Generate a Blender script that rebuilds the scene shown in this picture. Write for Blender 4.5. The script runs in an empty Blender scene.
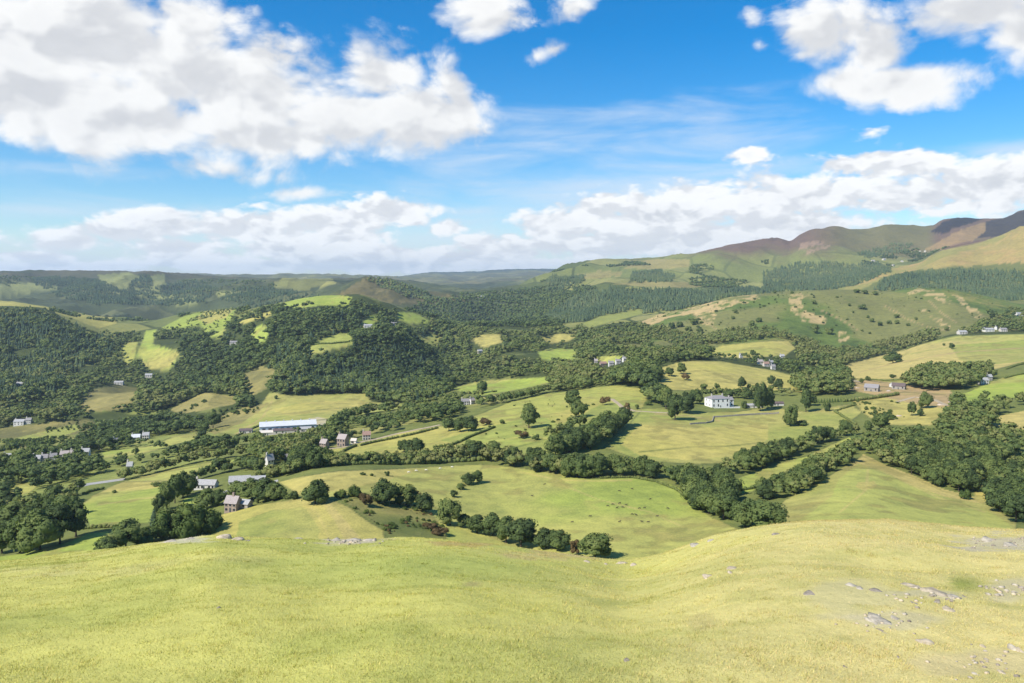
import bpy, bmesh, math, random
import numpy as np
from mathutils import Vector, Matrix

rng = np.random.default_rng(7)
random.seed(7)
S = bpy.context.scene
COL = S.collection
R = math.radians
F = 796.44            # focal length in pixels (28 mm on a 36 mm sensor, 1024 px wide)
VH = 282.0            # the row of the eye-level horizon
CAMZ = 320.0          # eye height above sea level
SUN_EL, SUN_AZ = 45.0, -127.0   # azimuth from +Y, clockwise (negative = to the left)

# ------------------------------------------------------------------ helpers
def px_ae(u, v):
    a = math.atan((u - 512) / F)
    return a, (VH - v) / F * math.cos(a)

class NT:
    """tiny node-tree writer"""
    def __init__(self, tree):
        self.t = tree
    def n(self, typ, **kw):
        nd = self.t.nodes.new(typ)
        for k, v in kw.items():
            setattr(nd, k, v)
        return nd
    def put(self, sock, v):
        if hasattr(v, 'is_output') or isinstance(v, bpy.types.NodeSocket):
            self.t.links.new(v, sock)
        elif v is not None:
            if sock.type == 'RGBA' and len(v) == 3:
                v = (*v, 1)
            sock.default_value = v
    def m(self, op, a, b=None, c=None, clamp=False):
        nd = self.n('ShaderNodeMath', operation=op, use_clamp=clamp)
        for i, v in enumerate((a, b, c)):
            if v is not None:
                self.put(nd.inputs[i], v)
        return nd.outputs[0]
    def vm(self, op, a, b=None, scale=None):
        nd = self.n('ShaderNodeVectorMath', operation=op)
        self.put(nd.inputs[0], a)
        if b is not None:
            self.put(nd.inputs[1], b)
        if scale is not None:
            self.put(nd.inputs['Scale'], scale)
        return nd.outputs['Value'] if op in ('LENGTH', 'DOT_PRODUCT', 'DISTANCE') else nd.outputs[0]
    def noise(self, vec, scale, detail=4, rough=.5, dist=0, lac=2.0):
        nd = self.n('ShaderNodeTexNoise')
        if vec is not None:
            self.put(nd.inputs['Vector'], vec)
        self.put(nd.inputs['Scale'], scale)
        self.put(nd.inputs['Detail'], detail); self.put(nd.inputs['Roughness'], rough)
        self.put(nd.inputs['Distortion'], dist); self.put(nd.inputs['Lacunarity'], lac)
        return nd.outputs['Fac']
    def mr(self, v, a, b, c=0.0, d=1.0, smooth=True):
        nd = self.n('ShaderNodeMapRange', interpolation_type='SMOOTHSTEP' if smooth else 'LINEAR')
        for i, x in enumerate((v, a, b, c, d)):
            self.put(nd.inputs[i], x)
        return nd.outputs[0]
    def mix(self, f, a, b, blend='MIX'):
        nd = self.n('ShaderNodeMix', data_type='RGBA', blend_type=blend)
        self.put(nd.inputs[0], f); self.put(nd.inputs[6], a); self.put(nd.inputs[7], b)
        return nd.outputs[2]
    def comb(self, x, y, z):
        nd = self.n('ShaderNodeCombineXYZ')
        for i, v in enumerate((x, y, z)):
            self.put(nd.inputs[i], v)
        return nd.outputs[0]
    def sep(self, v):
        nd = self.n('ShaderNodeSeparateXYZ'); self.put(nd.inputs[0], v)
        return nd.outputs

# ------------------------------------------------------------------ camera
cam_d = bpy.data.cameras.new('camera'); cam = bpy.data.objects.new('camera', cam_d); COL.objects.link(cam)
cam.location = (0, 0, CAMZ); cam.rotation_euler = (R(90), 0, 0)
cam_d.sensor_width = 36; cam_d.lens = F / 1024 * 36
cam_d.shift_y = -(341.5 - VH) / 1024
cam_d.clip_start = .1; cam_d.clip_end = 60000
S.camera = cam

S.render.engine = 'CYCLES'
S.view_settings.view_transform = 'Standard'; S.view_settings.look = 'None'
S.view_settings.gamma = 1; S.view_settings.use_curve_mapping = False
S.view_settings.exposure = 0.75
cy = S.cycles
cy.max_bounces = 5; cy.diffuse_bounces = 2; cy.glossy_bounces = 1; cy.transmission_bounces = 2
cy.transparent_max_bounces = 6; cy.volume_bounces = 1
cy.use_denoising = True; cy.denoiser = 'OPENIMAGEDENOISE'; cy.denoising_input_passes = 'RGB_ALBEDO_NORMAL'; cy.denoising_prefilter = 'ACCURATE'
cy.use_adaptive_sampling = True; cy.adaptive_threshold = 0.01
# ------------------------------------------------------------------ sky
def cloud_shape(blobs, sx, sy, seed, warp):
    """where one layer of cloud stands, by direction (azimuth, elevation); also gives the warped direction"""
    g = bpy.data.node_groups.new('cloud_shape', 'ShaderNodeTree')
    g.interface.new_socket('P', in_out='INPUT', socket_type='NodeSocketVector')
    g.interface.new_socket('M', in_out='OUTPUT', socket_type='NodeSocketFloat')
    t = NT(g); gi = t.n('NodeGroupInput'); go = t.n('NodeGroupOutput')
    P = gi.outputs[0]
    w1 = t.n('ShaderNodeTexNoise', noise_dimensions='2D'); t.put(w1.inputs['Vector'], t.vm('ADD', t.vm('MULTIPLY', P, (sx*.8, sy*.8, 1)), (seed+9.1, 3.7, 0)))
    t.put(w1.inputs['Scale'], 1.0); t.put(w1.inputs['Detail'], 2.0)
    wv = t.vm('SUBTRACT', w1.outputs['Color'], (.5, .5, .5))
    Pw = t.vm('ADD', P, t.vm('MULTIPLY', wv, (warp/sx, warp/sy, 0)))
    M = None
    for b in blobs:
        u, v, ru, rv = b[:4]; w = b[4] if len(b) > 4 else 1.0; rot = b[5] if len(b) > 5 else 0
        a0, e0 = px_ae(u, v); c = math.cos(a0)
        kx, ky = F/ru/(c*c), F/rv/c
        d = t.vm('SUBTRACT', Pw, (a0, e0, 0))
        if rot:
            vr = t.n('ShaderNodeVectorRotate', rotation_type='Z_AXIS'); t.put(vr.inputs['Vector'], d); vr.inputs['Angle'].default_value = R(rot)
            d = vr.outputs[0]
        r = t.vm('LENGTH', t.vm('MULTIPLY', d, (kx, ky, 0)))
        k = t.m('MULTIPLY_ADD', r, -w, w)
        if M is None:
            M = k
        else:
            sm = t.n('ShaderNodeMath', operation='SMOOTH_MAX'); t.put(sm.inputs[0], M); t.put(sm.inputs[1], k); sm.inputs[2].default_value = .25
            M = sm.outputs[0]
    t.put(go.inputs[0], t.m('MAXIMUM', M, -1.2))
    return g

def cloud_puffs(sx, sy, kn, seed, detail, rough, billow):
    g = bpy.data.node_groups.new('cloud_puffs', 'ShaderNodeTree')
    g.interface.new_socket('P', in_out='INPUT', socket_type='NodeSocketVector')
    g.interface.new_socket('N', in_out='OUTPUT', socket_type='NodeSocketFloat')
    t = NT(g); gi = t.n('NodeGroupInput'); go = t.n('NodeGroupOutput')
    Q = t.vm('ADD', t.vm('MULTIPLY', gi.outputs[0], (sx, sy, 1)), (seed, seed*.37, 0))
    n1 = t.n('ShaderNodeTexNoise', noise_dimensions='2D'); t.put(n1.inputs['Vector'], Q)
    for k, v in (('Scale', 1.0), ('Detail', detail), ('Roughness', rough), ('Distortion', .25)):
        n1.inputs[k].default_value = v
    nn = t.m('MULTIPLY', t.m('SUBTRACT', n1.outputs['Fac'], .5), kn)
    if billow:
        vo = t.n('ShaderNodeTexVoronoi', feature='F1', voronoi_dimensions='2D')
        t.put(vo.inputs['Vector'], t.vm('ADD', Q, t.vm('SCALE', n1.outputs['Color'], scale=.5))); vo.inputs['Scale'].default_value = 2.6
        vo.inputs['Detail'].default_value = 2; vo.inputs['Roughness'].default_value = .5
        nn = t.m('MULTIPLY_ADD', t.m('SUBTRACT', .42, vo.outputs['Distance']), billow, nn)
    t.put(go.inputs[0], nn)
    return g

world = bpy.data.worlds.new('World'); S.world = world; world.use_nodes = True
wt = NT(world.node_tree); world.node_tree.nodes.clear()
out = wt.n('ShaderNodeOutputWorld'); bg = wt.n('ShaderNodeBackground')
wt.put(out.inputs['Surface'], bg.outputs[0])
sky = wt.n('ShaderNodeTexSky'); sky.sky_type = 'NISHITA'; sky.sun_disc = False
sky.sun_elevation = R(SUN_EL); sky.sun_rotation = R(SUN_AZ)
sky.altitude = 300; sky.air_density = 1.0; sky.dust_density = 0.4; sky.ozone_density = 3.5
SKY_STRENGTH = 0.12
dirv = wt.n('ShaderNodeTexCoord').outputs['Generated']
X, Y_, Z = wt.sep(dirv)
azm = wt.m('ARCTAN2', X, Y_)
hyp = wt.m('SQRT', wt.m('ADD', wt.m('MULTIPLY', X, X), wt.m('MULTIPLY', Y_, Y_)))
elv = wt.m('DIVIDE', Z, wt.m('MAXIMUM', hyp, .05))
P = wt.comb(azm, elv, 0)

# the large cumulus, in pixels of the photograph: u, v, radius, radius, weight, tilt
big = [(60, 40, 260, 80, 1.3), (40, 95, 190, 58, 1.2), (215, 85, 190, 62, 1.35), (250, 135, 170, 44, 1.2), (130, 120, 170, 42, 1.2), (330, 120, 110, 52, 1.2), (415, 118, 85, 45, 1.1), (463, 108, 24, 55, .9, -18),
       (225, 172, 100, 20, .8), (200, 20, 75, 45, .9), (275, 55, 60, 35, .9), (375, 75, 60, 45), (300, 193, 60, 9, .6), (-150, 60, 220, 90),
       (487, 12, 46, 30, .95), (578, 8, 24, 12, .42, -30), (556, 50, 34, 8, .42, -22),
       (828, 32, 56, 46, 1.1), (868, 50, 60, 44, 1.1), (892, 82, 96, 30, 1.2), (850, 78, 60, 30, 1.0), (972, 10, 84, 38, 1.1), (1030, 30, 60, 40), (1100, 20, 120, 60),
       (752, 20, 15, 12, .45), (758, 42, 11, 8, .4), (200, -160, 300, 90, .8), (900, -150, 300, 80, .8), (560, -320, 300, 100, .8)]
low = [(40, 256, 70, 9), (190, 258, 90, 9), (330, 262, 90, 9), (470, 256, 70, 10), (540, 262, 60, 7), (620, 252, 70, 12), (20, 268, 60, 9), (100, 266, 80, 10), (260, 266, 110, 11), (380, 268, 120, 11), (500, 262, 120, 14), (560, 246, 90, 18), (330, 238, 70, 16), (110, 232, 70, 14), (720, 236, 150, 22), (450, 226, 40, 10, .7), (75, 240, 55, 15), (160, 222, 70, 18), (240, 228, 80, 24), (330, 222, 90, 26), (400, 212, 60, 20), (300, 250, 120, 18), (180, 248, 90, 14), (60, 264, 70, 9), (160, 264, 80, 9, .8),
       (480, 242, 30, 14), (510, 250, 60, 22), (560, 225, 60, 25), (590, 212, 60, 24), (660, 215, 110, 30), (650, 245, 160, 30), (748, 156, 34, 13, .9), (800, 195, 130, 34), (850, 165, 60, 15, .9),
       (900, 165, 90, 24), (930, 195, 130, 30), (1000, 180, 70, 28), (790, 228, 140, 26), (400, 258, 110, 18), (1150, 190, 140, 30), (700, 190, 60, 18, .9), (870, 130, 24, 7, .35), (-120, 240, 150, 25)]
veil = [(610, 185, 260, 34, 1.25), (130, 212, 220, 12), (1000, 150, 120, 16), (420, 240, 320, 40), (80, 258, 260, 26), (700, 250, 420, 42), (580, 150, 200, 40, .8), (640, 120, 160, 26, .7), (700, 175, 150, 20, .8), (40, 170, 120, 10, .6), (480, 185, 120, 12, .7), (950, 240, 200, 40)]
def use(g, p):
    nd = wt.n('ShaderNodeGroup'); nd.node_tree = g; wt.put(nd.inputs[0], p)
    return nd.outputs[0]
def layer(blobs, sx, sy, kn, km, seed, detail, rough, warp, billow, step=None, lo=0, hi=1):
    M = wt.m('MULTIPLY', use(cloud_shape(blobs, sx, sy, seed, warp), P), km)
    g = cloud_puffs(sx, sy, kn, seed, detail, rough, billow)
    n0 = use(g, P); d = wt.m('ADD', M, n0)
    if step is None:
        return d, None
    gs = cloud_puffs(sx, sy, kn, seed, 3.2, rough*.9, billow)
    return d, wt.mr(wt.m('SUBTRACT', use(gs, P), use(gs, wt.vm('ADD', P, step))), lo, hi)
d1, s1 = layer(big, 7.0, 10.0, 2.7, 1.5, 3.2, 8.5, .63, .3, .6, (-.016, .026, 0), -.42, .36)
d2, s2 = layer(low, 12.0, 24.0, 2.3, 1.5, 17.7, 6.0, .58, .3, .6, (-.008, .013, 0), -.34, .28)
d3, _ = layer(veil, 5.0, 26.0, 2.2, .9, 41.0, 5.0, .6, .35, .0)
WHITE, GREY = (.61, .61, .605), (.36, .37, .395)
# thick cloud passes less light through
th1 = wt.mr(d1, .25, 2.1); th2 = wt.mr(d2, .35, 1.6)
b1 = wt.m('SUBTRACT', wt.m('MULTIPLY_ADD', s1, .62, .42), wt.m('MULTIPLY', th1, .27), clamp=True)
b2 = wt.m('SUBTRACT', wt.m('MULTIPLY_ADD', s2, .75, .34), wt.m('MULTIPLY', th2, .30), clamp=True)
c1 = wt.mix(b1, GREY, WHITE); c2 = wt.mix(b2, (.42, .433, .46), (.655, .655, .655))
base = wt.vm('SCALE', sky.outputs[0], scale=SKY_STRENGTH)
hs = wt.n('ShaderNodeHueSaturation'); wt.put(hs.inputs['Color'], base); hs.inputs['Saturation'].default_value = 1.5; hs.inputs['Value'].default_value = .80
base = hs.outputs[0]
a3 = wt.m('MULTIPLY', wt.mr(d3, -.2, 1.4), .78)
a2 = wt.mr(d2, -.10, .52)
a1 = wt.mr(d1, -.24, .78)
col = wt.mix(a3, base, (.47, .52, .585))
col = wt.mix(a2, col, c2)
col = wt.mix(a1, col, c1)
wt.put(bg.inputs['Color'], col); bg.inputs['Strength'].default_value = 1.0
world.cycles.sampling_method = 'MANUAL'; world.cycles.sample_map_resolution = 512

sun_d = bpy.data.lights.new('sun', 'SUN'); sun = bpy.data.objects.new('sun', sun_d); COL.objects.link(sun)
sun_d.energy = 4.2; sun_d.angle = R(.53); sun_d.color = (1, .95, .86)
sd = Vector((math.sin(R(SUN_AZ))*math.cos(R(SUN_EL)), math.cos(R(SUN_AZ))*math.cos(R(SUN_EL)), math.sin(R(SUN_EL))))
sun.rotation_euler = sd.to_track_quat('Z', 'Y').to_euler()
sun.location = (0, 0, 900)
# ------------------------------------------------------------------ terrain
# Ridge and valley lines: at a bearing (given as a column of the photograph) each line has a true distance and a height.
def pchip(x, y, xi):
    x = np.asarray(x, float); y = np.asarray(y, float)
    h = np.diff(x); d = np.diff(y) / h
    m = np.zeros_like(y)
    for i in range(1, len(x) - 1):
        if d[i-1] * d[i] > 0:
            w1 = 2*h[i] + h[i-1]; w2 = h[i] + 2*h[i-1]
            m[i] = (w1 + w2) / (w1 / d[i-1] + w2 / d[i])
    m[0] = d[0]; m[-1] = d[-1]
    k = np.clip(np.searchsorted(x, xi) - 1, 0, len(h) - 1)
    t = np.clip((xi - x[k]) / h[k], 0, 1)
    return ((1 + 2*t) * (1-t)**2) * y[k] + t*(1-t)**2 * h[k]*m[k] + t*t*(3 - 2*t) * y[k+1] + t*t*(t-1) * h[k]*m[k+1]

U0, U1 = -420.0, 1444.0
LINES = [
 # (distance by column), (row by column)
 ([(0, 80)], [(0, 700)]),
 ([(0, 160)], [(0, 640), (512, 640), (1024, 625)]),
 ([(0, 290), (400, 305), (700, 300), (1024, 290)], [(-400, 590), (0, 574), (128, 562), (256, 558), (384, 562), (512, 574), (640, 570), (768, 545), (860, 536), (1024, 545), (1400, 540)]),
 ([(0, 440), (256, 400), (330, 380), (512, 450), (1024, 450)], [(-400, 550), (0, 528), (100, 512), (200, 512), (256, 505), (330, 501), (384, 500), (440, 496), (512, 492), (600, 488), (700, 490), (768, 486), (860, 474), (930, 482), (1024, 486), (1400, 470)]),
 ([(0, 640), (256, 620), (512, 640), (1024, 640)], [(-400, 500), (0, 480), (128, 470), (256, 458), (384, 448), (512, 432), (600, 427), (700, 430), (768, 434), (860, 430), (960, 420), (1024, 414), (1400, 395)]),
 ([(0, 850)], [(-400, 468), (0, 452), (128, 442), (256, 431), (384, 418), (512, 403), (600, 396), (650, 393), (700, 396), (768, 397), (860, 391), (960, 387), (1024, 383), (1400, 360)]),
 ([(0, 1100)], [(-400, 440), (0, 428), (128, 420), (200, 416), (256, 407), (300, 403), (384, 403), (448, 391), (512, 384), (576, 377), (620, 366), (660, 361.5), (700, 362), (768, 371), (832, 377), (896, 371), (960, 365), (1024, 360), (1400, 335)]),
 ([(0, 1500)], [(-400, 390), (0, 376), (100, 372), (150, 378), (200, 369), (256, 350), (320, 330), (384, 335), (448, 379), (512, 362), (576, 359), (640, 349), (700, 350), (768, 343), (832, 354), (870, 358), (930, 342), (960, 336), (1024, 334), (1400, 310)]),
 ([(0, 2050), (600, 2050), (800, 2150), (1024, 2100)], [(-400, 300), (0, 311), (40, 313), (75, 326), (110, 338), (150, 336), (200, 328), (256, 311), (320, 299), (356, 298), (384, 305), (426, 321), (450, 332), (512, 332), (576, 330), (640, 322), (662, 316), (692, 308), (732, 297.5), (768, 293.5), (800, 290.5), (850, 289.5), (883, 291), (918, 288), (943, 288.5), (980, 295), (1024, 304), (1400, 300)]),
 ([(0, 2600)], [(-400, 300), (0, 300), (32, 301), (62, 307), (112, 315), (150, 318), (200, 310), (235, 307), (256, 309.5), (320, 308), (384, 308), (448, 322), (512, 320), (576, 317), (640, 312), (700, 311), (768, 307), (850, 302), (920, 300), (1024, 297), (1400, 270)]),
 ([(0, 3150), (800, 3150), (900, 3300), (1024, 3450)], [(-400, 310), (0, 312), (100, 318), (150, 317), (235, 312), (280, 304), (320, 299), (345, 289), (368, 279.5), (400, 284), (431, 292), (480, 301), (512, 303), (560, 300), (590, 291), (612, 285), (660, 286), (702, 288), (768, 289), (832, 291), (850, 286.5), (880, 274.5), (918, 264.5), (943, 252.5), (963, 248), (993, 240.5), (1024, 227), (1100, 218), (1400, 225)]),
 ([(0, 3700), (800, 3800), (1024, 4100)], [(-400, 298), (0, 299), (150, 304), (256, 290), (300, 285), (384, 293), (440, 296), (512, 291), (560, 284), (612, 278), (702, 276), (768, 281), (800, 276), (832, 272), (880, 268), (918, 264), (943, 250), (1000, 238), (1024, 232), (1400, 230)]),
 ([(0, 4900), (512, 4900), (620, 4700), (1024, 4900)], [(-400, 268), (0, 271.5), (128, 271.5), (190, 274), (256, 278), (300, 278), (384, 279), (440, 286), (480, 289), (520, 283), (542, 272), (584, 262.5), (612, 260.5), (637, 260), (687, 253.5), (724, 243), (768, 239.5), (788, 239), (800, 231), (818, 224.5), (833, 224.5), (850, 228), (868, 230), (888, 226.5), (933, 226.5), (943, 221.5), (958, 218.5), (983, 220), (1000, 220), (1024, 211.5), (1400, 216)]),
 ([(0, 6500)], [(-400, 274), (0, 276.5), (190, 278), (256, 280), (384, 282), (440, 285), (512, 282), (560, 276), (620, 268), (800, 245), (1024, 235), (1400, 220)]),
 ([(0, 9000)], [(-400, 274), (0, 276), (190, 273.6), (256, 274.8), (300, 273.8), (384, 276.3), (420, 278), (470, 279.5), (520, 277), (560, 276), (1024, 262), (1400, 262)]),
 ([(0, 14500)], [(-400, 279), (0, 279), (380, 279), (405, 276.5), (431, 272.8), (450, 272.4), (468, 272), (490, 270.6), (512, 269.6), (542, 268.8), (600, 269), (1024, 268), (1400, 268)]),
 ([(0, 26000)], [(0, 281)]),
]
ucol = np.arange(U0, U1 + .1, 1.6)
def line_vals(pts):
    if len(pts) == 1:
        return np.full(len(ucol), float(pts[0][1]))
    x = [p[0] for p in pts]; y = [p[1] for p in pts]
    if x[0] > U0: x = [U0] + x; y = [y[0]] + y
    if x[-1] < U1: x = x + [U1]; y = y + [y[-1]]
    return pchip(x, y, ucol)
LY = np.array([line_vals(a) for a, b in LINES])           # knots x columns
LV = np.array([line_vals(b) for a, b in LINES])
LZ = CAMZ - (LV - VH) / F * LY
rows = [80.0]
while rows[-1] < 26000:
    y = rows[-1]
    rows.append(y * (1.0055 if y < 1300 else 1.0085 if y < 5200 else 1.025))
Yrow = np.array(rows); Yrow[-1] = 26000
NR, NC = len(Yrow), len(ucol)
Zg = np.empty((NR, NC))
for j in range(NC):
    Zg[:, j] = pchip(LY[:, j], LZ[:, j], Yrow)
Ug = np.broadcast_to(ucol, (NR, NC)); Yg = np.broadcast_to(Yrow[:, None], (NR, NC))
Xg = (Ug - 512) / F * Yg

def vnoise(x, y, seed):
    """smooth value noise in world metres / cell"""
    xi = np.floor(x).astype(np.int64); yi = np.floor(y).astype(np.int64)
    fx = x - xi; fy = y - yi
    fx = fx*fx*fx*(fx*(fx*6-15)+10); fy = fy*fy*fy*(fy*(fy*6-15)+10)
    def h(a, b):
        n = (a * 374761393 + b * 668265263 + seed * 974711) & 0xFFFFFFFF
        n = ((n ^ (n >> 13)) * 1274126177) & 0xFFFFFFFF
        return ((n ^ (n >> 16)) & 0xFFFF) / 65535.0
    return (h(xi, yi)*(1-fx) + h(xi+1, yi)*fx)*(1-fy) + (h(xi, yi+1)*(1-fx) + h(xi+1, yi+1)*fx)*fy
def fbm(x, y, cell, seed, octv=4, gain=.5):
    s = 0; a = 1; tot = 0
    for k in range(octv):
        s = s + a * vnoise(x / cell + 17.3*k, y / cell - 9.1*k, seed + k); tot += a
        a *= gain; cell *= .5
    return s / tot - .5

# relief between the lines: gullies and knolls that grow on the open hills
far = np.clip((Yg - 1500) / 1500, 0, 1)
rid = 1 - 2*np.abs(fbm(Xg, Yg, 620, 31, 4))
Zg = Zg + fbm(Xg, Yg, 160, 5, 4) * (4 + 10*far) + (rid - .88) * (85 + 85*np.clip((560-Ug)/60, 0, 1)*np.clip((4750-Yg)/700, 0, 1)) * far * np.clip((Yg-1900)/1400, 0, 1) * (Yg < 20000)
mid_ = np.clip((Yg-950)/250, 0, 1)*np.clip((2300-Yg)/200, 0, 1)*np.clip((690-Ug)/100, 0, 1)
Zg = Zg + (.10 - np.abs(fbm(Xg, Yg, 330, 44, 3)))*120*mid_
Zg = Zg + fbm(Xg, Yg, 30, 9, 3) * .75 * np.clip(Yg/400, .2, 1)
Vg = VH + (CAMZ - Zg) / Yg * F
runmin = np.minimum.accumulate(Vg, axis=0)
prevmin = np.vstack([np.full((1, NC), 1e9), runmin[:-1]])

def zat(x, y):
    """terrain height under a point"""
    x = np.asarray(x, float); y = np.asarray(y, float)
    u = 512 + x / y * F
    fj = np.clip((u - U0) / 1.6, 0, NC - 1.001); j = fj.astype(int); fj = fj - j
    i = np.clip(np.searchsorted(Yrow, y) - 1, 0, NR - 2); fi = np.clip((y - Yrow[i]) / (Yrow[i+1] - Yrow[i]), 0, 1)
    return (Zg[i, j]*(1-fj) + Zg[i, j+1]*fj)*(1-fi) + (Zg[i+1, j]*(1-fj) + Zg[i+1, j+1]*fj)*fi
def at(u, v, ymin=100, ymax=26000):
    """the point of the terrain seen at a pixel"""
    fj = (u - U0) / 1.6; j = int(np.clip(round(fj), 0, NC - 1))
    c = Vg[:, j]
    ok = np.nonzero((c <= v) & (Yrow >= ymin) & (Yrow <= ymax))[0]
    i = ok[0] if len(ok) else int(np.searchsorted(Yrow, min(ymax, 25000))) - 1
    y = Yrow[i]
    if i > 0 and c[i-1] > v and Yrow[i-1] >= ymin * .98:
        y = Yrow[i-1] + (Yrow[i] - Yrow[i-1]) * (c[i-1] - v) / (c[i-1] - c[i])
    x = (u - 512) / F * y
    return Vector((x, y, float(zat(x, y))))
# ------------------------------------------------------------------ the grassy hilltop in front
HC = [(-500, 600), (-150, 568), (0, 561), (50, 557), (100, 552), (140, 546), (180, 540), (215, 536), (260, 538), (330, 541), (400, 538), (450, 540.5), (500, 547), (550, 553), (590, 559), (620, 561.5), (650, 557), (690, 546), (730, 534), (780, 524), (830, 519.5), (880, 520), (930, 526), (975, 531), (1024, 531), (1200, 540), (1500, 560)]
HYC = [(-500, 31), (0, 32), (250, 32), (450, 31.5), (620, 32), (740, 30.5), (850, 29.5), (960, 30), (1024, 31), (1500, 31)]
hu = np.linspace(-900, 1924, 1413)
def _l(p):
    x = [-900] + [a for a, b in p] + [1924]; y = [p[0][1]] + [b for a, b in p] + [p[-1][1]]
    return pchip(x, y, hu)
h_vc = (_l(HC) - VH) / F; h_yc = _l(HYC)
h_A = (.504 - h_vc) / (1/8 - 2/h_yc + 8/h_yc**2)
_k = np.exp(-np.linspace(-2.5, 2.5, 41)**2); _k /= _k.sum()
h_A = np.convolve(np.pad(h_A, 20, mode='edge'), _k, 'valid')
h_k = h_A / h_yc**2; h_s = h_vc - 2*h_A/h_yc
def hill_z(x, y):
    yy = np.maximum(y, 5.0)
    u = np.clip(512 + x / yy * F, -890, 1914)
    A = np.interp(u, hu, h_A); k = np.interp(u, hu, h_k); s = np.interp(u, hu, h_s)
    ym = np.maximum(y, 0)
    z = CAMZ - (A + s*y + k*ym*ym)
    bump = fbm(x, y, 5.5, 77, 3) * .34 + fbm(x, y, 1.3, 78, 3) * .10 + fbm(x, y, .45, 79, 2)*.035
    # a shallow gully that runs from the dip towards the camera, and the broken bank around the stones
    gl = np.exp(-(((x - (3.2 + (y-20)*.16)) / 1.3)**2)) * np.exp(-(((y - 21) / 6)**2))
    bk = np.exp(-(((x - 7.2) / 1.5)**2 + ((y - 15.4) / .9)**2))
    return z + bump - .12*gl - .22*bk
hx = np.concatenate([np.linspace(-75, -32, 60), np.linspace(-31.7, 31.7, 430), np.linspace(32, 75, 60)])
hy = np.concatenate([np.linspace(-25, 4, 40), np.linspace(4.1, 44, 420), np.linspace(44.4, 92, 70)])
HX, HY = np.meshgrid(hx, hy)
HZ = hill_z(HX, HY)
HZ = np.where(HY > 70, HZ - (HY-70)*.35, HZ)
HU = 512 + HX/np.maximum(HY, 1)*F; HV = VH + (CAMZ - HZ)/np.maximum(HY, 1)*F
def hat(u, v):
    """the point of the hilltop seen at a pixel"""
    ys = np.linspace(5, 40, 1400); xs = (u-512)/F*ys
    vv = VH + (CAMZ - hill_z(xs, ys))/ys*F
    ok = np.nonzero(vv <= v)[0]
    i = ok[0] if len(ok) else int(np.argmin(vv))
    return Vector((xs[i], ys[i], float(hill_z(xs[i:i+1], ys[i:i+1])[0])))

def grid_mesh(name, X, Y, Z, colors=None, mask=None, normals=True):
    nr, nc = X.shape
    me = bpy.data.meshes.new(name)
    co = np.stack([X, Y, Z], -1).reshape(-1, 3)
    ii = np.arange(nr*nc).reshape(nr, nc)
    quads = np.stack([ii[:-1, :-1], ii[:-1, 1:], ii[1:, 1:], ii[1:, :-1]], -1).reshape(-1, 4)
    if mask is not None:
        quads = quads[mask.reshape(-1)]
        used = np.unique(quads); remap = np.zeros(nr*nc, np.int64); remap[used] = np.arange(len(used))
        quads = remap[quads]; co = co[used]
    me.vertices.add(len(co)); me.vertices.foreach_set('co', co.astype(np.float32).ravel())
    me.loops.add(len(quads)*4); me.loops.foreach_set('vertex_index', quads.astype(np.int32).ravel())
    me.polygons.add(len(quads)); me.polygons.foreach_set('loop_start', np.arange(0, len(quads)*4, 4, dtype=np.int32))
    me.polygons.foreach_set('use_smooth', np.ones(len(quads), bool))
    if colors is not None:
        at_ = me.color_attributes.new('Col', 'FLOAT_COLOR', 'POINT')
        c = colors.reshape(-1, 4)
        if mask is not None: c = c[used]
        at_.data.foreach_set('color', c.astype(np.float32).ravel())
    me.update(calc_edges=True)
    if mask is not None and normals is not True:
        me.normals_split_custom_set_from_vertices(normals.reshape(-1, 3)[used].tolist())
    o = bpy.data.objects.new(name, me); COL.objects.link(o)
    return o
# ------------------------------------------------------------------ what covers the ground (surface colours, some cloud shade painted in)
def inpoly(U, V, poly):
    p = np.asarray(poly, float)
    res = np.zeros(U.shape, bool)
    m = (U >= p[:, 0].min()) & (U <= p[:, 0].max()) & (V >= p[:, 1].min()) & (V <= p[:, 1].max())
    if not m.any(): return res
    u = U[m]; v = V[m]; c = np.zeros(u.shape, bool)
    for i in range(len(p)):
        x1, y1 = p[i]; x2, y2 = p[i-1]
        if y1 == y2: continue
        k = ((y1 > v) != (y2 > v)) & (u < (x2-x1)*(v-y1)/(y2-y1) + x1)
        c ^= k
    res[m] = c
    return res
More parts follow.
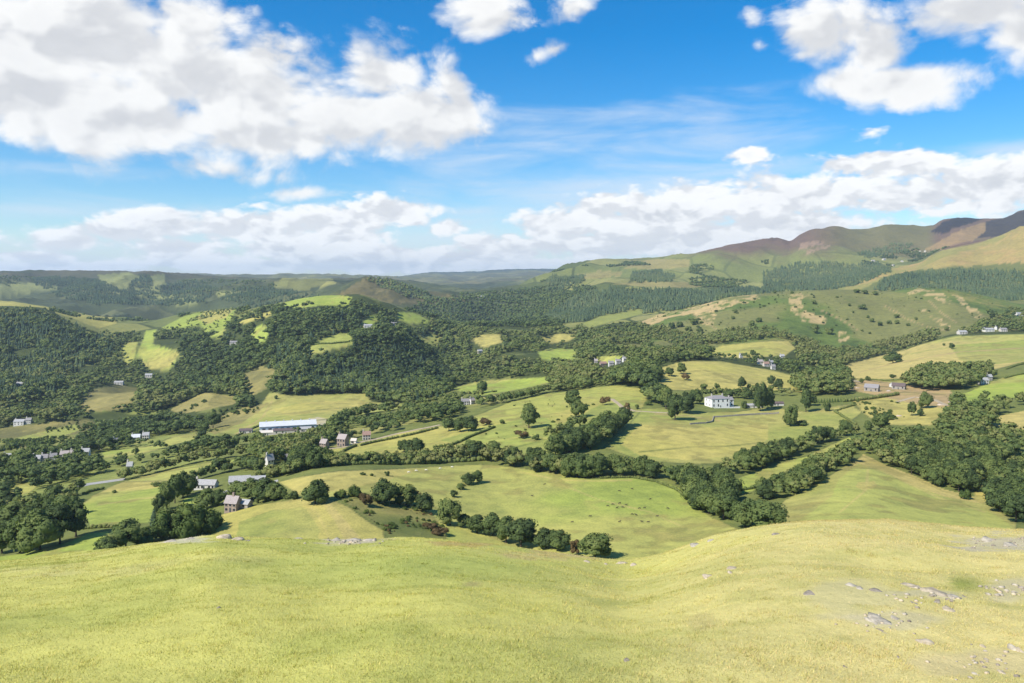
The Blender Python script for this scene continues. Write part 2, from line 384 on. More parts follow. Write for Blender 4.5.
# colour = (r, g, b) linear, fourth = share of patchwork of far fields
GREEN, LIME, DRY, STRAW = (.255, .30, .068), (.26, .315, .064), (.345, .315, .09), (.40, .335, .12)
OLIVE, BRACK, HEATH, TAN = (.24, .26, .07), (.085, .115, .034), (.075, .055, .04), (.33, .24, .12)
WOODF, ROUGH = (.05, .065, .022), (.13, .125, .05)
FIELDS = [  # name, colour, polygon in columns and rows, nearest and farthest distance
 ('cattle', GREEN, [(278, 482), (300, 477), (338, 471), (396, 469), (440, 466.5), (481, 464.5), (511, 467), (540, 471), (587, 479), (632, 477), (662, 481), (680, 488), (697, 505), (712, 518), (740, 530), (740, 580), (560, 590), (500, 590), (420, 512), (372, 497), (330, 499), (300, 495)], 250, 640),
 ('cattle_dry', DRY, [(278, 482), (300, 477), (338, 471), (396, 469), (420, 470), (380, 482), (330, 492), (300, 495)], 250, 640),
 ('spur', DRY, [(205, 560), (213, 522), (222, 514), (255, 505), (300, 499), (332, 500), (350, 508), (366, 520), (383, 530), (388, 560)], 250, 460),
 ('spur_green', OLIVE, [(228, 560), (240, 522), (270, 510), (305, 507), (320, 530), (316, 560)], 250, 460),
 ('spur_track', STRAW, [(322, 503), (331, 503), (345, 520), (362, 540), (345, 540), (335, 522)], 250, 460),
 ('bracken_bank', BRACK, [(343, 500), (372, 497), (405, 500), (430, 512), (445, 530), (450, 560), (392, 560), (384, 530), (366, 517)], 250, 460),
 ('left_meadow', GREEN, [(76, 508), (98, 493), (122, 482), (160, 481), (166, 485), (156, 505), (151, 523), (90, 526), (84, 515)], 300, 760),
 ('left_meadow_top', DRY, [(100, 492), (122, 482), (160, 481), (166, 485), (150, 489)], 300, 760),
 ('left_strip', GREEN, [(122, 482), (150, 475), (185, 466), (250, 457), (247, 463), (200, 472), (165, 481)], 400, 900),
 ('corner_meadow', LIME, [(-200, 620), (-200, 570), (0, 556), (24, 553), (60, 545), (88, 533), (108, 531), (113, 541), (100, 556), (70, 575), (0, 600)], 240, 520),
 ('house_lawn', GREEN, [(180, 503), (185, 497), (205, 492), (217, 490), (222, 495), (205, 502), (190, 505)], 380, 700),
 ('hill_pasture', DRY, [(322, 452), (343, 446), (400, 432), (428, 428), (452, 424), (480, 414), (512, 401), (545, 394), (575, 390), (612, 385), (642, 388), (650, 395), (640, 412), (622, 432), (606, 447), (560, 458), (512, 458), (470, 448), (400, 453), (360, 456)], 480, 1080),
 ('hill_pasture_green', OLIVE, [(440, 440), (480, 428), (540, 415), (560, 425), (600, 405), (640, 398), (640, 412), (622, 432), (606, 447), (560, 458), (512, 458), (470, 448)], 480, 1080),
 ('house_field', OLIVE, [(604, 447), (622, 428), (632, 410), (660, 408), (690, 412), (735, 412), (768, 407), (805, 412), (850, 404), (862, 412), (848, 424), (815, 440), (775, 452), (745, 462), (690, 464), (640, 460)], 480, 1000),
 ('house_field_dry', DRY, [(620, 444), (640, 425), (700, 428), (768, 424), (768, 440), (740, 455), (690, 460), (640, 456)], 480, 1000),
 ('lane_meadow', LIME, [(733, 480), (770, 466), (810, 455), (850, 436), (862, 440), (830, 452), (800, 466), (770, 478), (752, 492), (738, 495)], 350, 800),
 ('quarry_slope', DRY, [(850, 398), (905, 392), (945, 395), (955, 405), (930, 425), (880, 425), (862, 412)], 480, 1000),
 ('triangle_field', OLIVE, [(863, 456), (888, 468), (915, 478), (943, 491), (983, 501), (1000, 512), (1016, 522), (1016, 570), (760, 570), (770, 520), (785, 500), (820, 482), (845, 466)], 240, 620),
 ('triangle_green', (.25, .315, .068), [(858, 464), (880, 472), (930, 492), (990, 512), (1010, 524), (1010, 560), (790, 560), (800, 520), (832, 496), (838, 480)], 240, 620),
 ('triangle_edge', STRAW, [(863, 454), (888, 466), (915, 476), (943, 489), (983, 499), (983, 504), (943, 496), (910, 484), (876, 468), (858, 464), (846, 470)], 240, 620),
 ('triangle_dry', DRY, [(858, 482), (874, 481), (878, 487), (864, 491), (856, 487)], 240, 620),
 ('gap_field', DRY, [(974, 500), (976, 487), (985, 482), (992, 490), (990, 500), (983, 503)], 240, 620),
 ('right_dry_field', STRAW, [(982, 422), (1000, 416), (1024, 411), (1300, 395), (1300, 430), (1024, 436), (1010, 430)], 400, 900),
 ('right_green_field', LIME, [(952, 398), (985, 385), (1005, 377), (1024, 374), (1400, 350), (1400, 395), (1024, 396), (1000, 400), (975, 402)], 560, 1300),
 ('hill_field', DRY, [(654, 381), (660, 368), (680, 361), (720, 361), (770, 370), (815, 380), (840, 388), (800, 392), (735, 391), (700, 391), (672, 390)], 800, 1300),
 ('long_field', DRY, [(706, 351), (722, 345), (768, 341), (788, 341), (796, 348), (785, 356), (740, 358), (714, 357)], 1100, 1750),
 ('right_field', STRAW, [(836, 370), (850, 363), (900, 351), (925, 343), (955, 336), (985, 335), (1024, 334), (1400, 320), (1400, 360), (1024, 362), (985, 372), (930, 380), (880, 382), (850, 378)], 850, 1750),
 ('right_field_green', OLIVE, [(950, 345), (1024, 340), (1300, 330), (1300, 360), (1024, 361), (985, 366), (960, 360)], 850, 1750),
 ('lane_field', DRY, [(838, 378), (880, 380), (912, 378), (905, 388), (870, 386)], 700, 1300),
 ('yard', TAN, [(848, 381), (870, 380), (905, 384), (950, 390), (955, 402), (940, 408), (905, 402), (870, 394), (850, 390)], 600, 1100),
 ('shed_field', OLIVE, [(215, 432), (232, 424), (258, 408), (270, 392), (290, 396), (365, 393), (372, 402), (406, 404), (400, 410), (345, 417), (310, 421), (262, 428), (240, 436)], 750, 1400),
 ('shed_field_dry', DRY, [(270, 410), (300, 403), (360, 400), (370, 404), (330, 411), (290, 416)], 750, 1400),
 ('shed_yard', (.36, .33, .26), [(308, 419), (318, 417), (332, 420), (328, 425), (312, 426)], 700, 1300),
 ('bend_field', LIME, [(452, 388), (480, 381), (512, 379), (550, 376.5), (550, 383), (512, 391), (482, 396), (462, 392)], 850, 1500),
 ('clearing', LIME, [(538, 352), (548, 348), (576, 349), (578, 358), (560, 362), (542, 360)], 1000, 2000),
 ('slope_strip', LIME, [(136, 357), (146, 330), (157, 329), (153, 344), (173, 350), (177, 362), (168, 371), (150, 369), (146, 360)], 1100, 2300),
 ('crest_fields', LIME, [(160, 328), (185, 315), (210, 309), (238, 306.5), (232, 318), (221, 338), (208, 337), (200, 326), (175, 330)], 1400, 2900),
 ('crest_dry', DRY, [(196, 318), (208, 309), (236, 307), (226, 318), (206, 324)], 1400, 2900),
 ('far_left_fields', DRY, [(-200, 310), (-200, 300), (0, 299), (32, 300), (62, 306), (112, 314), (118, 324), (98, 329), (75, 320), (45, 310), (0, 309)], 2150, 2800),
 ('hilltop_meadow', DRY, [(234, 321), (256, 315), (274, 310), (274, 315), (258, 319), (240, 324)], 1400, 2500),
 ('wood_glade', OLIVE, [(303, 352), (316, 341), (340, 333), (352, 334), (354, 345), (332, 350), (312, 356)], 1200, 2000),
 ('house_glade', LIME, [(359, 325), (372, 314), (380, 315), (380, 320), (366, 328)], 1400, 2400),
 ('crown_meadow', LIME, [(397, 312), (412, 312), (430, 320), (428, 324), (412, 324), (398, 321)], 1400, 2500),
 ('top_meadow', LIME, [(280, 305), (300, 297), (330, 293), (352, 297), (348, 305), (318, 306), (296, 309)], 1600, 2700),
 ('village_green', LIME, [(594, 357), (606, 356), (622, 356), (618, 362), (604, 364)], 1000, 1900),
 ('rough_bank', ROUGH, [(-200, 445), (-200, 425), (0, 428), (40, 424), (88, 419), (96, 424), (70, 440), (30, 448), (0, 452)], 750, 1300),
 ('rough_bank_green', OLIVE, [(10, 440), (50, 430), (75, 424), (80, 430), (50, 440), (20, 445)], 750, 1300),
 ('felled_bank', ROUGH, [(78, 404), (92, 390), (118, 384), (140, 388), (134, 402), (118, 410), (86, 412)], 900, 1700),
 ('middle_bank', ROUGH, [(170, 410), (190, 398), (205, 392), (236, 397), (240, 402), (205, 410), (180, 414)], 900, 1700),
 ('scrub_bank', ROUGH, [(200, 428), (225, 414), (254, 404), (268, 403), (258, 412), (240, 424), (215, 434)], 750, 1400),
 ('bank_below_strip', DRY, [(136, 349), (175, 350), (180, 354), (168, 368), (146, 368)], 1100, 2200),
 ('lane_glade', LIME, [(250, 331), (262, 324), (270, 330), (266, 343), (255, 342)], 1300, 2400),
 ('valley_strip', OLIVE, [(580, 324), (600, 316), (640, 309), (644, 314), (612, 322), (590, 328)], 1900, 2900),
 ('valley_field', GREEN, [(100, 452), (150, 446), (175, 436), (195, 432), (200, 438), (170, 446), (140, 454), (105, 458)], 650, 1250),
 ('valley_field_low', GREEN, [(4, 492), (20, 484), (40, 484), (30, 492), (10, 499)], 500, 900),
 ('wood_gap', ROUGH, [(240, 375), (262, 366), (276, 370), (268, 388), (252, 396)], 1000, 1800),
 ('wood_gap_high', OLIVE, [(410, 338), (436, 334), (446, 340), (430, 346)], 1200, 2200),
 ('wood_gap_right', DRY, [(540, 338), (560, 333), (580, 334), (570, 341), (548, 344)], 1300, 2300),
 ('small_glade', DRY, [(470, 340), (484, 334), (500, 334), (502, 342), (484, 348)], 1200, 2000),
 ('small_glade2', DRY, [(120, 350), (128, 342), (138, 342), (134, 360), (126, 366)], 1200, 2200),
]
ga = fbm(Xg, Yg, 70, 51, 4); gb = fbm(Xg, Yg, 300, 52, 4); gc = fbm(Xg, Yg, 14, 53, 3)
Cg = np.zeros((NR, NC, 4)); Cg[..., :3] = WOODF
def paint(mask, col, a=1.0, patch=0.0):
    a = (mask * a)[..., None]
    Cg[..., :3] = Cg[..., :3]*(1-a) + np.asarray(col)*a
    Cg[..., 3] = Cg[..., 3]*(1-a[..., 0]) + patch*a[..., 0]
# the warped edge keeps the borders from being ruled lines
Uw = Ug + fbm(Xg, Yg, 40, 61, 3) * 700/np.maximum(Yg, 300)*4; Vw = Vg + fbm(Xg, Yg, 40, 62, 3) * 700/np.maximum(Yg, 300)*1.6
def zone(y0, y1, soft=.06):
    return np.clip((Yg/y0 - 1)/soft + .5, 0, 1) * np.clip((1 - Yg/y1)/soft + .5, 0, 1)
sm = lambda x, a, b: np.clip((x-a)/(b-a), 0, 1)**2 * (3 - 2*np.clip((x-a)/(b-a), 0, 1))
# meadow under and between the nearer trees
paint(zone(60, 1050), (.17, .19, .055), .8); paint(zone(60, 1050)*sm(ga, 0, .2), BRACK, .35)
vf = inpoly(Uw, Vw, [(-200, 508), (0, 503), (120, 479), (250, 454), (268, 470), (326, 468), (343, 440), (505, 401), (505, 392), (400, 410), (330, 428), (235, 440), (200, 425), (170, 412), (100, 408), (60, 440), (0, 455), (-200, 460)]) & (Yg > 480) & (Yg < 1300)
paint(vf*sm(ga + .5*gb, -.12, .05), (.20, .225, .062), .95); paint(vf*sm(ga - gb, .08, .2), (.25, .235, .08), .8)
wv = (Yg > 1000)*(Yg < 2200)*(Ug < 720)
paint(wv*sm(ga - .4*gb, .10, .2), (.15, .165, .05), .9)
# hill farms on the far slopes: patchwork
paint(zone(2150, 30000), (.13, .15, .045), 1, .8)
# bracken hill in the middle distance
gh = inpoly(Uw, Vw, [(630, 350), (640, 322), (662, 313), (692, 300), (732, 292), (768, 288), (850, 285), (920, 283), (985, 290), (1024, 300), (1300, 295), (1300, 330), (1024, 330), (955, 334), (905, 342), (870, 352), (830, 352), (795, 342), (720, 348), (700, 352)]) & (Yg > 1350) & (Yg < 2500)
paint(gh, (.105, .145, .036)); paint(gh*sm(gb + .5*gc, .02, .22), (.185, .18, .055)); paint(gh*sm(-gb + .6*ga, .06, .24), (.075, .115, .03)); paint(gh*sm(gc + ga, .1, .3), (.05, .075, .026), .8); paint(gh*sm(ga, .05, .2), (.075, .11, .03), .8)
paint(gh*sm(-gb-.25*ga, .10, .2), (.22, .19, .08), .5)
for poly in ([(640, 322), (652, 314), (690, 305), (722, 298), (755, 294), (762, 300), (735, 305), (712, 312), (690, 314), (668, 318), (650, 326)], [(690, 306), (712, 300), (716, 315), (712, 328), (700, 322)],
             [(788, 294), (802, 291), (812, 294), (800, 300), (806, 312), (828, 318), (826, 324), (804, 322), (790, 310)], [(906, 293), (918, 288), (940, 291), (952, 300), (948, 306), (934, 298), (914, 295)],
             [(918, 309), (926, 309), (946, 322), (952, 329), (944, 327), (930, 317)], [(952, 294), (962, 296), (968, 305), (962, 305)], [(966, 306), (976, 308), (984, 316), (978, 321), (968, 312)], [(838, 330), (850, 334), (850, 340), (838, 342)]):
    paint(inpoly(Uw, Vw, poly) * gh * sm(ga + 1.2*gc + .6*gb, -.28, .0), (.40, .30, .145), .92)
# mountains to the right: heather tops, green flanks, tan spur; summit darkened for cloud shade
mt = zone(3300, 8000) * sm(Ug, 560, 640)
paint(mt, (.15, .17, .06), .85, .3)
hgt = Zg - CAMZ
paint(mt*sm(hgt + 160*gb + 90*ga, 90, 230), (.12, .075, .062), .95, 0)
paint(mt*sm(hgt + 160*gb + 110*ga, 120, 240)*sm(Ug, 800, 860)*(1-sm(Ug, 925, 940)), (.13, .14, .05), .6, 0)
paint(mt*sm(ga+gc+.5*gb, -.2, .1)*inpoly(Uw, Vw, [(800, 243), (824, 240), (832, 247), (806, 254), (798, 256)]), (.29, .20, .14), .7, 0)
paint(mt*inpoly(Uw, Vw, [(930, 232), (944, 221), (958, 217), (985, 218), (972, 223), (955, 228), (944, 234)]), (.028, .023, .028), 1, 0)  # cloud shade over the summit, painted dark into the ground
paint(mt*inpoly(Uw, Vw, [(978, 238), (985, 222), (1000, 218), (1024, 210), (1300, 180), (1300, 215), (1024, 226), (1000, 236)]), (.036, .032, .034), .9, 0)  # the same cloud shade painted on along the ridge
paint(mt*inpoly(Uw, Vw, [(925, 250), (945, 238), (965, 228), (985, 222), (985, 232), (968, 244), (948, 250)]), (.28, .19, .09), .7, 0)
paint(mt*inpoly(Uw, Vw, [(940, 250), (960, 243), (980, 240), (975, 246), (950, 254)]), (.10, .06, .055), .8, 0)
sp = inpoly(Uw, Vw, [(835, 295), (850, 284), (880, 272), (918, 262), (943, 250), (963, 246), (993, 238), (1024, 224), (1400, 140), (1400, 300), (1024, 300), (950, 290)]) & (Yg > 2500) & (Yg < 3900)
paint(sp, (.275, .22, .08), 1, 0); paint(sp*sm(gb, .04, .22), (.21, .205, .065), .8, 0); paint(sp*sm(ga, .04, .18), (.36, .24, .10), .6, 0)
paint(sp & inpoly(Uw, Vw, [(860, 290), (885, 277), (915, 270), (1024, 262), (1400, 250), (1400, 300), (1024, 303), (920, 292)]), (.10, .12, .04), .9, 0)
# dry brows above the plantation
for poly in ([(612, 284), (640, 281.5), (690, 282), (706, 286), (690, 288.5), (650, 287)], [(575, 276), (600, 270), (622, 272), (620, 276), (590, 280)], [(622, 268), (650, 259), (690, 259), (690, 267), (655, 270)]):
    paint(inpoly(Uw, Vw, poly) & (Yg > 2900) & (Yg < 5200), (.27, .22, .09), .8, .1)
# moor to the left, its colour darkened for cloud shade, and the heath knoll
mo = zone(2850, 8000) * (1 - sm(Ug, 500, 560))
paint(mo, (.05, .064, .034), .95, .16)
paint(mo*sm(hgt + 90*gb, -15, 40), (.075, .066, .045), .85, .08)
paint(mo*sm(gb + .6*ga, .02, .12), (.04, .052, .026), .85, .05)
for poly in ([(98, 275), (128, 272.5), (150, 279), (128, 284), (128, 294), (108, 292), (102, 284)], [(134, 291), (150, 287), (176, 292), (172, 300), (140, 301)], [(150, 276), (164, 274), (166, 285), (154, 286)], [(172, 300), (196, 295), (200, 303), (178, 306)], [(-100, 290), (0, 283), (50, 283), (60, 290), (0, 296)], [(215, 292), (240, 291), (240, 296), (220, 298)]):
    paint(inpoly(Uw, Vw, poly)*mo, (.21, .22, .085), .95, .3)
kn = inpoly(Uw, Vw, [(320, 305), (345, 290), (368, 276), (400, 282), (431, 290), (470, 300), (420, 305), (380, 303)]) & (Yg > 2650) & (Yg < 3700)
paint(kn, (.125, .105, .045), 1, 0); paint(kn*sm(gb+ga + (Ug-385)/160, -.08, .12), (.06, .06, .03), .85, 0); paint(kn*sm(ga+gc, .05, .2), (.17, .14, .06), .5, 0)
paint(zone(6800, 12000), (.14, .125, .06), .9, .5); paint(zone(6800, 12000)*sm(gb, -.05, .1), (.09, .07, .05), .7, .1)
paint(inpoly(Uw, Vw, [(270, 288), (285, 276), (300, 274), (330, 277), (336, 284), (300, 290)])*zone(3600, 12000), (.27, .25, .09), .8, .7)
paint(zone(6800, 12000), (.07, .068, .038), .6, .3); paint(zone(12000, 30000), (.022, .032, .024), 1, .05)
def stroke(line, w, col, y0, y1, a=.7):
    a4 = np.asarray(line, float); bb = (Ug > a4[:, 0].min()-6) & (Ug < a4[:, 0].max()+6) & (Vg > a4[:, 1].min()-6) & (Vg < a4[:, 1].max()+6) & (Yg > y0) & (Yg < y1)
    if not bb.any(): return
    Us, Vs_ = Ug[bb], Vg[bb]; d = np.full(Us.shape, 99.)
    for (u1, v1), (u2, v2) in zip(line[:-1], line[1:]):
        L2 = (u2-u1)**2 + (v2-v1)**2; t_ = np.clip(((Us-u1)*(u2-u1) + (Vs_-v1)*(v2-v1))/L2, 0, 1)
        d = np.minimum(d, np.hypot(Us-u1-t_*(u2-u1), (Vs_-v1-t_*(v2-v1))*1.5))
    k_ = ((1 - sm(d + gc[bb]*1.5, w*.5, w*1.3))*a)[:, None]
    Cg[bb, :3] = Cg[bb, :3]*(1-k_) + np.asarray(col)*k_
FM = {}
for name, col, poly, y0, y1 in FIELDS:
    m = inpoly(Uw if y0 > 700 else Ug + gc*2.2, Vw if y0 > 700 else Vg + gc*1.2, poly) & (Yg > y0) & (Yg < y1)
    FM[name] = m
    c = np.asarray(col)
    if y0 > 1300: c = c * .9
    paint(m, c)
allf = np.zeros((NR, NC), bool)
for m in FM.values(): allf |= m
# drier and greener swathes inside the pastures
near = zone(100, 2000) * allf
for l_, w_, c_, a_, b_ in (([(640, 452), (690, 447), (730, 446), (768, 442)], 1.2, BRACK, 480, 1000), ([(483, 467), (470, 482), (455, 497), (440, 512)], 1.2, BRACK, 300, 640), ([(512, 448), (545, 440), (575, 447)], 1.0, BRACK, 480, 900), ([(470, 447), (500, 440), (530, 436), (556, 440)], 1.0, STRAW, 480, 900),
  ([(300, 500), (318, 514), (330, 540)], 1.2, STRAW, 250, 460), ([(560, 484), (600, 500), (650, 512), (690, 530)], 1.0, STRAW, 250, 640), ([(520, 472), (560, 480), (596, 481), (632, 480)], 1.0, STRAW, 250, 640), ([(700, 378), (730, 374), (770, 376)], .8, STRAW, 800, 1300), ([(860, 372), (900, 362), (960, 352), (1024, 348)], .9, TAN, 850, 1750), ([(900, 356), (930, 350), (985, 343)], .8, OLIVE, 850, 1750),
  ([(868, 470), (866, 490), (840, 512)], 1.2, STRAW, 240, 620), ([(900, 480), (940, 498), (985, 512)], 1.0, STRAW, 240, 620), ([(98, 505), (130, 500), (156, 497)], 1.0, STRAW, 300, 760), ([(655, 414), (690, 416), (720, 421)], 1.0, TAN, 480, 1000), ([(300, 412), (340, 408), (380, 405)], .8, BRACK, 750, 1400), ([(235, 435), (262, 418), (272, 402)], .9, TAN, 750, 1400),
  ([(820, 310), (838, 318), (860, 331)], .9, TAN, 1500, 2500), ([(884, 305), (905, 318), (930, 328), (948, 330)], .9, TAN, 1500, 2500), ([(690, 312), (712, 326), (730, 338)], .9, TAN, 1500, 2500), ([(928, 300), (940, 312), (956, 322)], .8, TAN, 1500, 2500)):
    stroke(l_, w_, c_, a_, b_)
for name, col, poly, y0, y1 in FIELDS:     # banks and ditches round the fields
    if not any(w in name for w in ('_dry', '_green', 'spur_', 'track', 'edge', 'top', 'yard', 'bank')): stroke(list(poly) + [poly[0]], .9, (.085, .10, .038), y0, y1, .65)
paint(near*sm(gb + .5*ga, .0, .18), STRAW, .42); paint(near*sm(-gb + .5*ga, .02, .2), GREEN, .5)
paint(near*sm(ga + gc, .12, .28), (.16, .15, .05), .5); paint(near*sm(gc + .4*ga, .12, .3), (.30, .26, .09), .35)
def ground_material():
    m = bpy.data.materials.new('turf_and_heath'); m.use_nodes = True
    t = NT(m.node_tree); b = m.node_tree.nodes['Principled BSDF']
    b.inputs['Roughness'].default_value = .95; b.inputs['Specular IOR Level'].default_value = .1
    at_ = t.n('ShaderNodeAttribute', attribute_name='Col')
    pos = t.n('ShaderNodeNewGeometry').outputs['Position']
    n1 = t.noise(pos, .09, 6, .65); n2 = t.noise(pos, .9, 3, .7); n3 = t.noise(pos, .012, 4, .6)
    k = t.m('ADD', t.m('MULTIPLY', t.m('SUBTRACT', n1, .5), 1.1), t.m('MULTIPLY', t.m('SUBTRACT', n2, .5), .95))
    k = t.m('ADD', k, t.m('MULTIPLY', t.m('SUBTRACT', n3, .5), .5))
    c0 = at_.outputs['Color']
    # far farmland: enclosures of different crops with dark hedges between
    mp = t.n('ShaderNodeMapping'); t.put(mp.inputs['Vector'], pos); mp.inputs['Rotation'].default_value = (0, 0, .5); mp.inputs['Scale'].default_value = (1, .62, 0)
    pv = t.vm('ADD', mp.outputs[0], t.vm('SCALE', t.n('ShaderNodeTexNoise').outputs['Color'], scale=0))
    vo = t.n('ShaderNodeTexVoronoi', voronoi_dimensions='2D'); t.put(vo.inputs['Vector'], pv); vo.inputs['Scale'].default_value = .0052; vo.inputs['Randomness'].default_value = .8
    ve = t.n('ShaderNodeTexVoronoi', voronoi_dimensions='2D', feature='DISTANCE_TO_EDGE'); t.put(ve.inputs['Vector'], pv); ve.inputs['Scale'].default_value = .0052; ve.inputs['Randomness'].default_value = .8
    h = t.sep(vo.outputs['Color'])[0]
    rp = t.n('ShaderNodeValToRGB'); t.put(rp.inputs[0], h); rp.color_ramp.interpolation = 'CONSTANT'
    els = [(0, (.055, .075, .026)), (.25, (.15, .165, .05)), (.45, (.21, .21, .065)), (.62, (.12, .14, .045)), (.78, (.24, .225, .085)), (.9, (.07, .09, .03))]
    while len(rp.color_ramp.elements) < len(els): rp.color_ramp.elements.new(.5)
    for e, (p, c) in zip(rp.color_ramp.elements, els): e.position = p; e.color = (*c, 1)
    hedge = t.mr(ve.outputs['Distance'], .02, .05)
    fcol = t.mix(hedge, (.04, .055, .022, 1), rp.outputs[0])
    c1 = t.mix(at_.outputs['Alpha'], c0, fcol)
    c2 = t.mix(t.m('MULTIPLY_ADD', k, 1.35, .5, clamp=True), t.vm('MULTIPLY', c1, (.62, .66, .7)), t.vm('MULTIPLY', c1, (1.42, 1.34, 1.2)))
    t.put(b.inputs['Base Color'], c2)
    bp = t.n('ShaderNodeBump'); bp.inputs['Strength'].default_value = .6; bp.inputs['Distance'].default_value = 1.2
    t.put(bp.inputs['Height'], t.m('ADD', n1, t.m('MULTIPLY', n2, .35))); t.put(b.inputs['Normal'], bp.outputs[0])
    return m
GROUND = ground_material()
gx = np.gradient(Zg, axis=1) / np.gradient(Xg, axis=1)
# normals of the whole sheet, so that the split pieces shade as one
dXc = np.gradient(Xg, axis=1); dZc = np.gradient(Zg, axis=1)
dXr = np.gradient(Xg, axis=0); dYr = np.gradient(Yg, axis=0); dZr = np.gradient(Zg, axis=0)
# column tangent (dXc, 0, dZc), row tangent (dXr, dYr, dZr)
nx = -dZc*dYr; ny = dZc*dXr - dXc*dZr; nz = dXc*dYr
ln = np.sqrt(nx*nx + ny*ny + nz*nz); NRM = np.stack([nx/ln, ny/ln, nz/ln], -1)
def structure(o, label=None):
    o['kind'] = 'structure'
    if label: o['label'] = label
    return o
qY = (Yg[:-1, :-1] + Yg[1:, :-1])/2; qU = Ug[:-1, :-1]
valley = qY < 2150
moor = (qY >= 2150) & (qY < 6800)
dist_ = qY >= 6800
for nm, mk, lb in (('valley', valley, 'valley floor and lower slopes with pastures and woods'), ('hills', moor & (qU < 540), 'moorland hills across the valley, darkened as by cloud shade'), ('mountains', moor & (qU >= 540), 'heather and bracken mountains with green flanks'), ('distant_hills', dist_, 'pale blue hills on the horizon')):
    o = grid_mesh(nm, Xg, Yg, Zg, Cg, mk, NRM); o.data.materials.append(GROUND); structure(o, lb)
# colours of the hilltop turf: drier to the right and along the brow, greener in the hollows, bare trodden ground round the stones
HCg = np.zeros(HX.shape + (4,))
fa = fbm(HX, HY, 6, 91, 4); fb_ = fbm(HX, HY, 2.0, 92, 4); fc = fbm(HX, HY, .5, 93, 3)
def hp(a, col):
    a = np.clip(a, 0, 1)[..., None]; HCg[..., :3] = HCg[..., :3]*(1-a) + np.asarray(col)*a
HCg[..., :3] = (.505, .48, .135)
hp(sm(HU + 420*fa + 200*fb_, 420, 900)*.8, (.60, .50, .215))
hp(sm(fa + .5*fb_, .02, .22)*.55*(1 - .7*sm(HU, 560, 760)), (.37, .39, .10))
hp(sm(-fa + .6*fb_, .06, .26)*.5, (.55, .49, .20))
hp(sm(fb_ + fc, .12, .3)*.25, (.28, .30, .07))
hp(sm(HY, 24, 30)*sm(HU, 740, 800)*.5, (.43, .32, .11))
hp(np.exp(-(((HU-420)/130)**2 + ((HV-566)/16)**2))*.8, (.35, .39, .10))
hp(np.exp(-(((HU-900)/45)**2 + ((HV-648)/50)**2))*.0, (.3, .3, .2))
def bare(cu, cv, ru, rv, k=1, col=(.46, .41, .29)):
    d = np.sqrt(((HU-cu)/ru)**2 + ((HV-cv)/rv)**2) + fb_*1.4 + fc*1.2
    hp((1 - sm(d, .55, 1.1))*k*(HY > 4), col)
bare(888, 620, 36, 10, .45); bare(930, 594, 44, 5, .55); bare(1005, 543, 50, 9, .75, (.45, .395, .29)); bare(1010, 590, 28, 14, .5, (.47, .41, .29)); bare(350, 541, 36, 5, .8, (.45, .39, .28)); bare(184, 540, 30, 5, .7, (.45, .42, .33))
bare(985, 665, 80, 14, .45, (.47, .38, .22)); bare(700, 625, 12, 10, .22, (.27, .2, .12)); bare(470, 585, 10, 3, .5, (.3, .24, .12)); bare(560, 553, 60, 6, .6, (.46, .35, .17)); bare(475, 544, 45, 3, .6, (.42, .28, .12)); bare(845, 597, 60, 20, .25)
hp((HU > 950)*(HU < 986)*np.exp(-(((HU - 962 - (HV-584)*.9)/22)**2 + ((HV-584)/8)**2))*.8, (.22, .26, .05))
turf = grid_mesh('hilltop', HX, HY, HZ, HCg)
structure(turf, 'sunlit dry grass hilltop in front of the valley')
def turf_material():
    m = bpy.data.materials.new('dry_turf'); m.use_nodes = True
    t = NT(m.node_tree); b = m.node_tree.nodes['Principled BSDF']
    b.inputs['Roughness'].default_value = .95; b.inputs['Specular IOR Level'].default_value = .1
    at_ = t.n('ShaderNodeAttribute', attribute_name='Col')
    pos = t.n('ShaderNodeNewGeometry').outputs['Position']
    n1 = t.noise(pos, 5.0, 5, .7); n2 = t.noise(pos, 34, 3, .75); n3 = t.noise(pos, 1.1, 4, .6)
    k = t.m('ADD', t.m('MULTIPLY', t.m('SUBTRACT', n1, .5), .9), t.m('MULTIPLY', t.m('SUBTRACT', n2, .5), 1.1))
    k = t.m('ADD', k, t.m('MULTIPLY', t.m('SUBTRACT', n3, .5), .6))
    c1 = at_.outputs['Color']
    t.put(b.inputs['Base Color'], t.mix(t.m('MULTIPLY_ADD', k, .8, .5, clamp=True), t.vm('MULTIPLY', c1, (.68, .7, .64)), t.vm('MULTIPLY', c1, (1.28, 1.25, 1.25))))
    bp = t.n('ShaderNodeBump'); bp.inputs['Strength'].default_value = .7; bp.inputs['Distance'].default_value = .05
    t.put(bp.inputs['Height'], t.m('ADD', n1, t.m('MULTIPLY', n2, .5))); t.put(b.inputs['Normal'], bp.outputs[0])
    return m
turf.data.materials.append(turf_material())
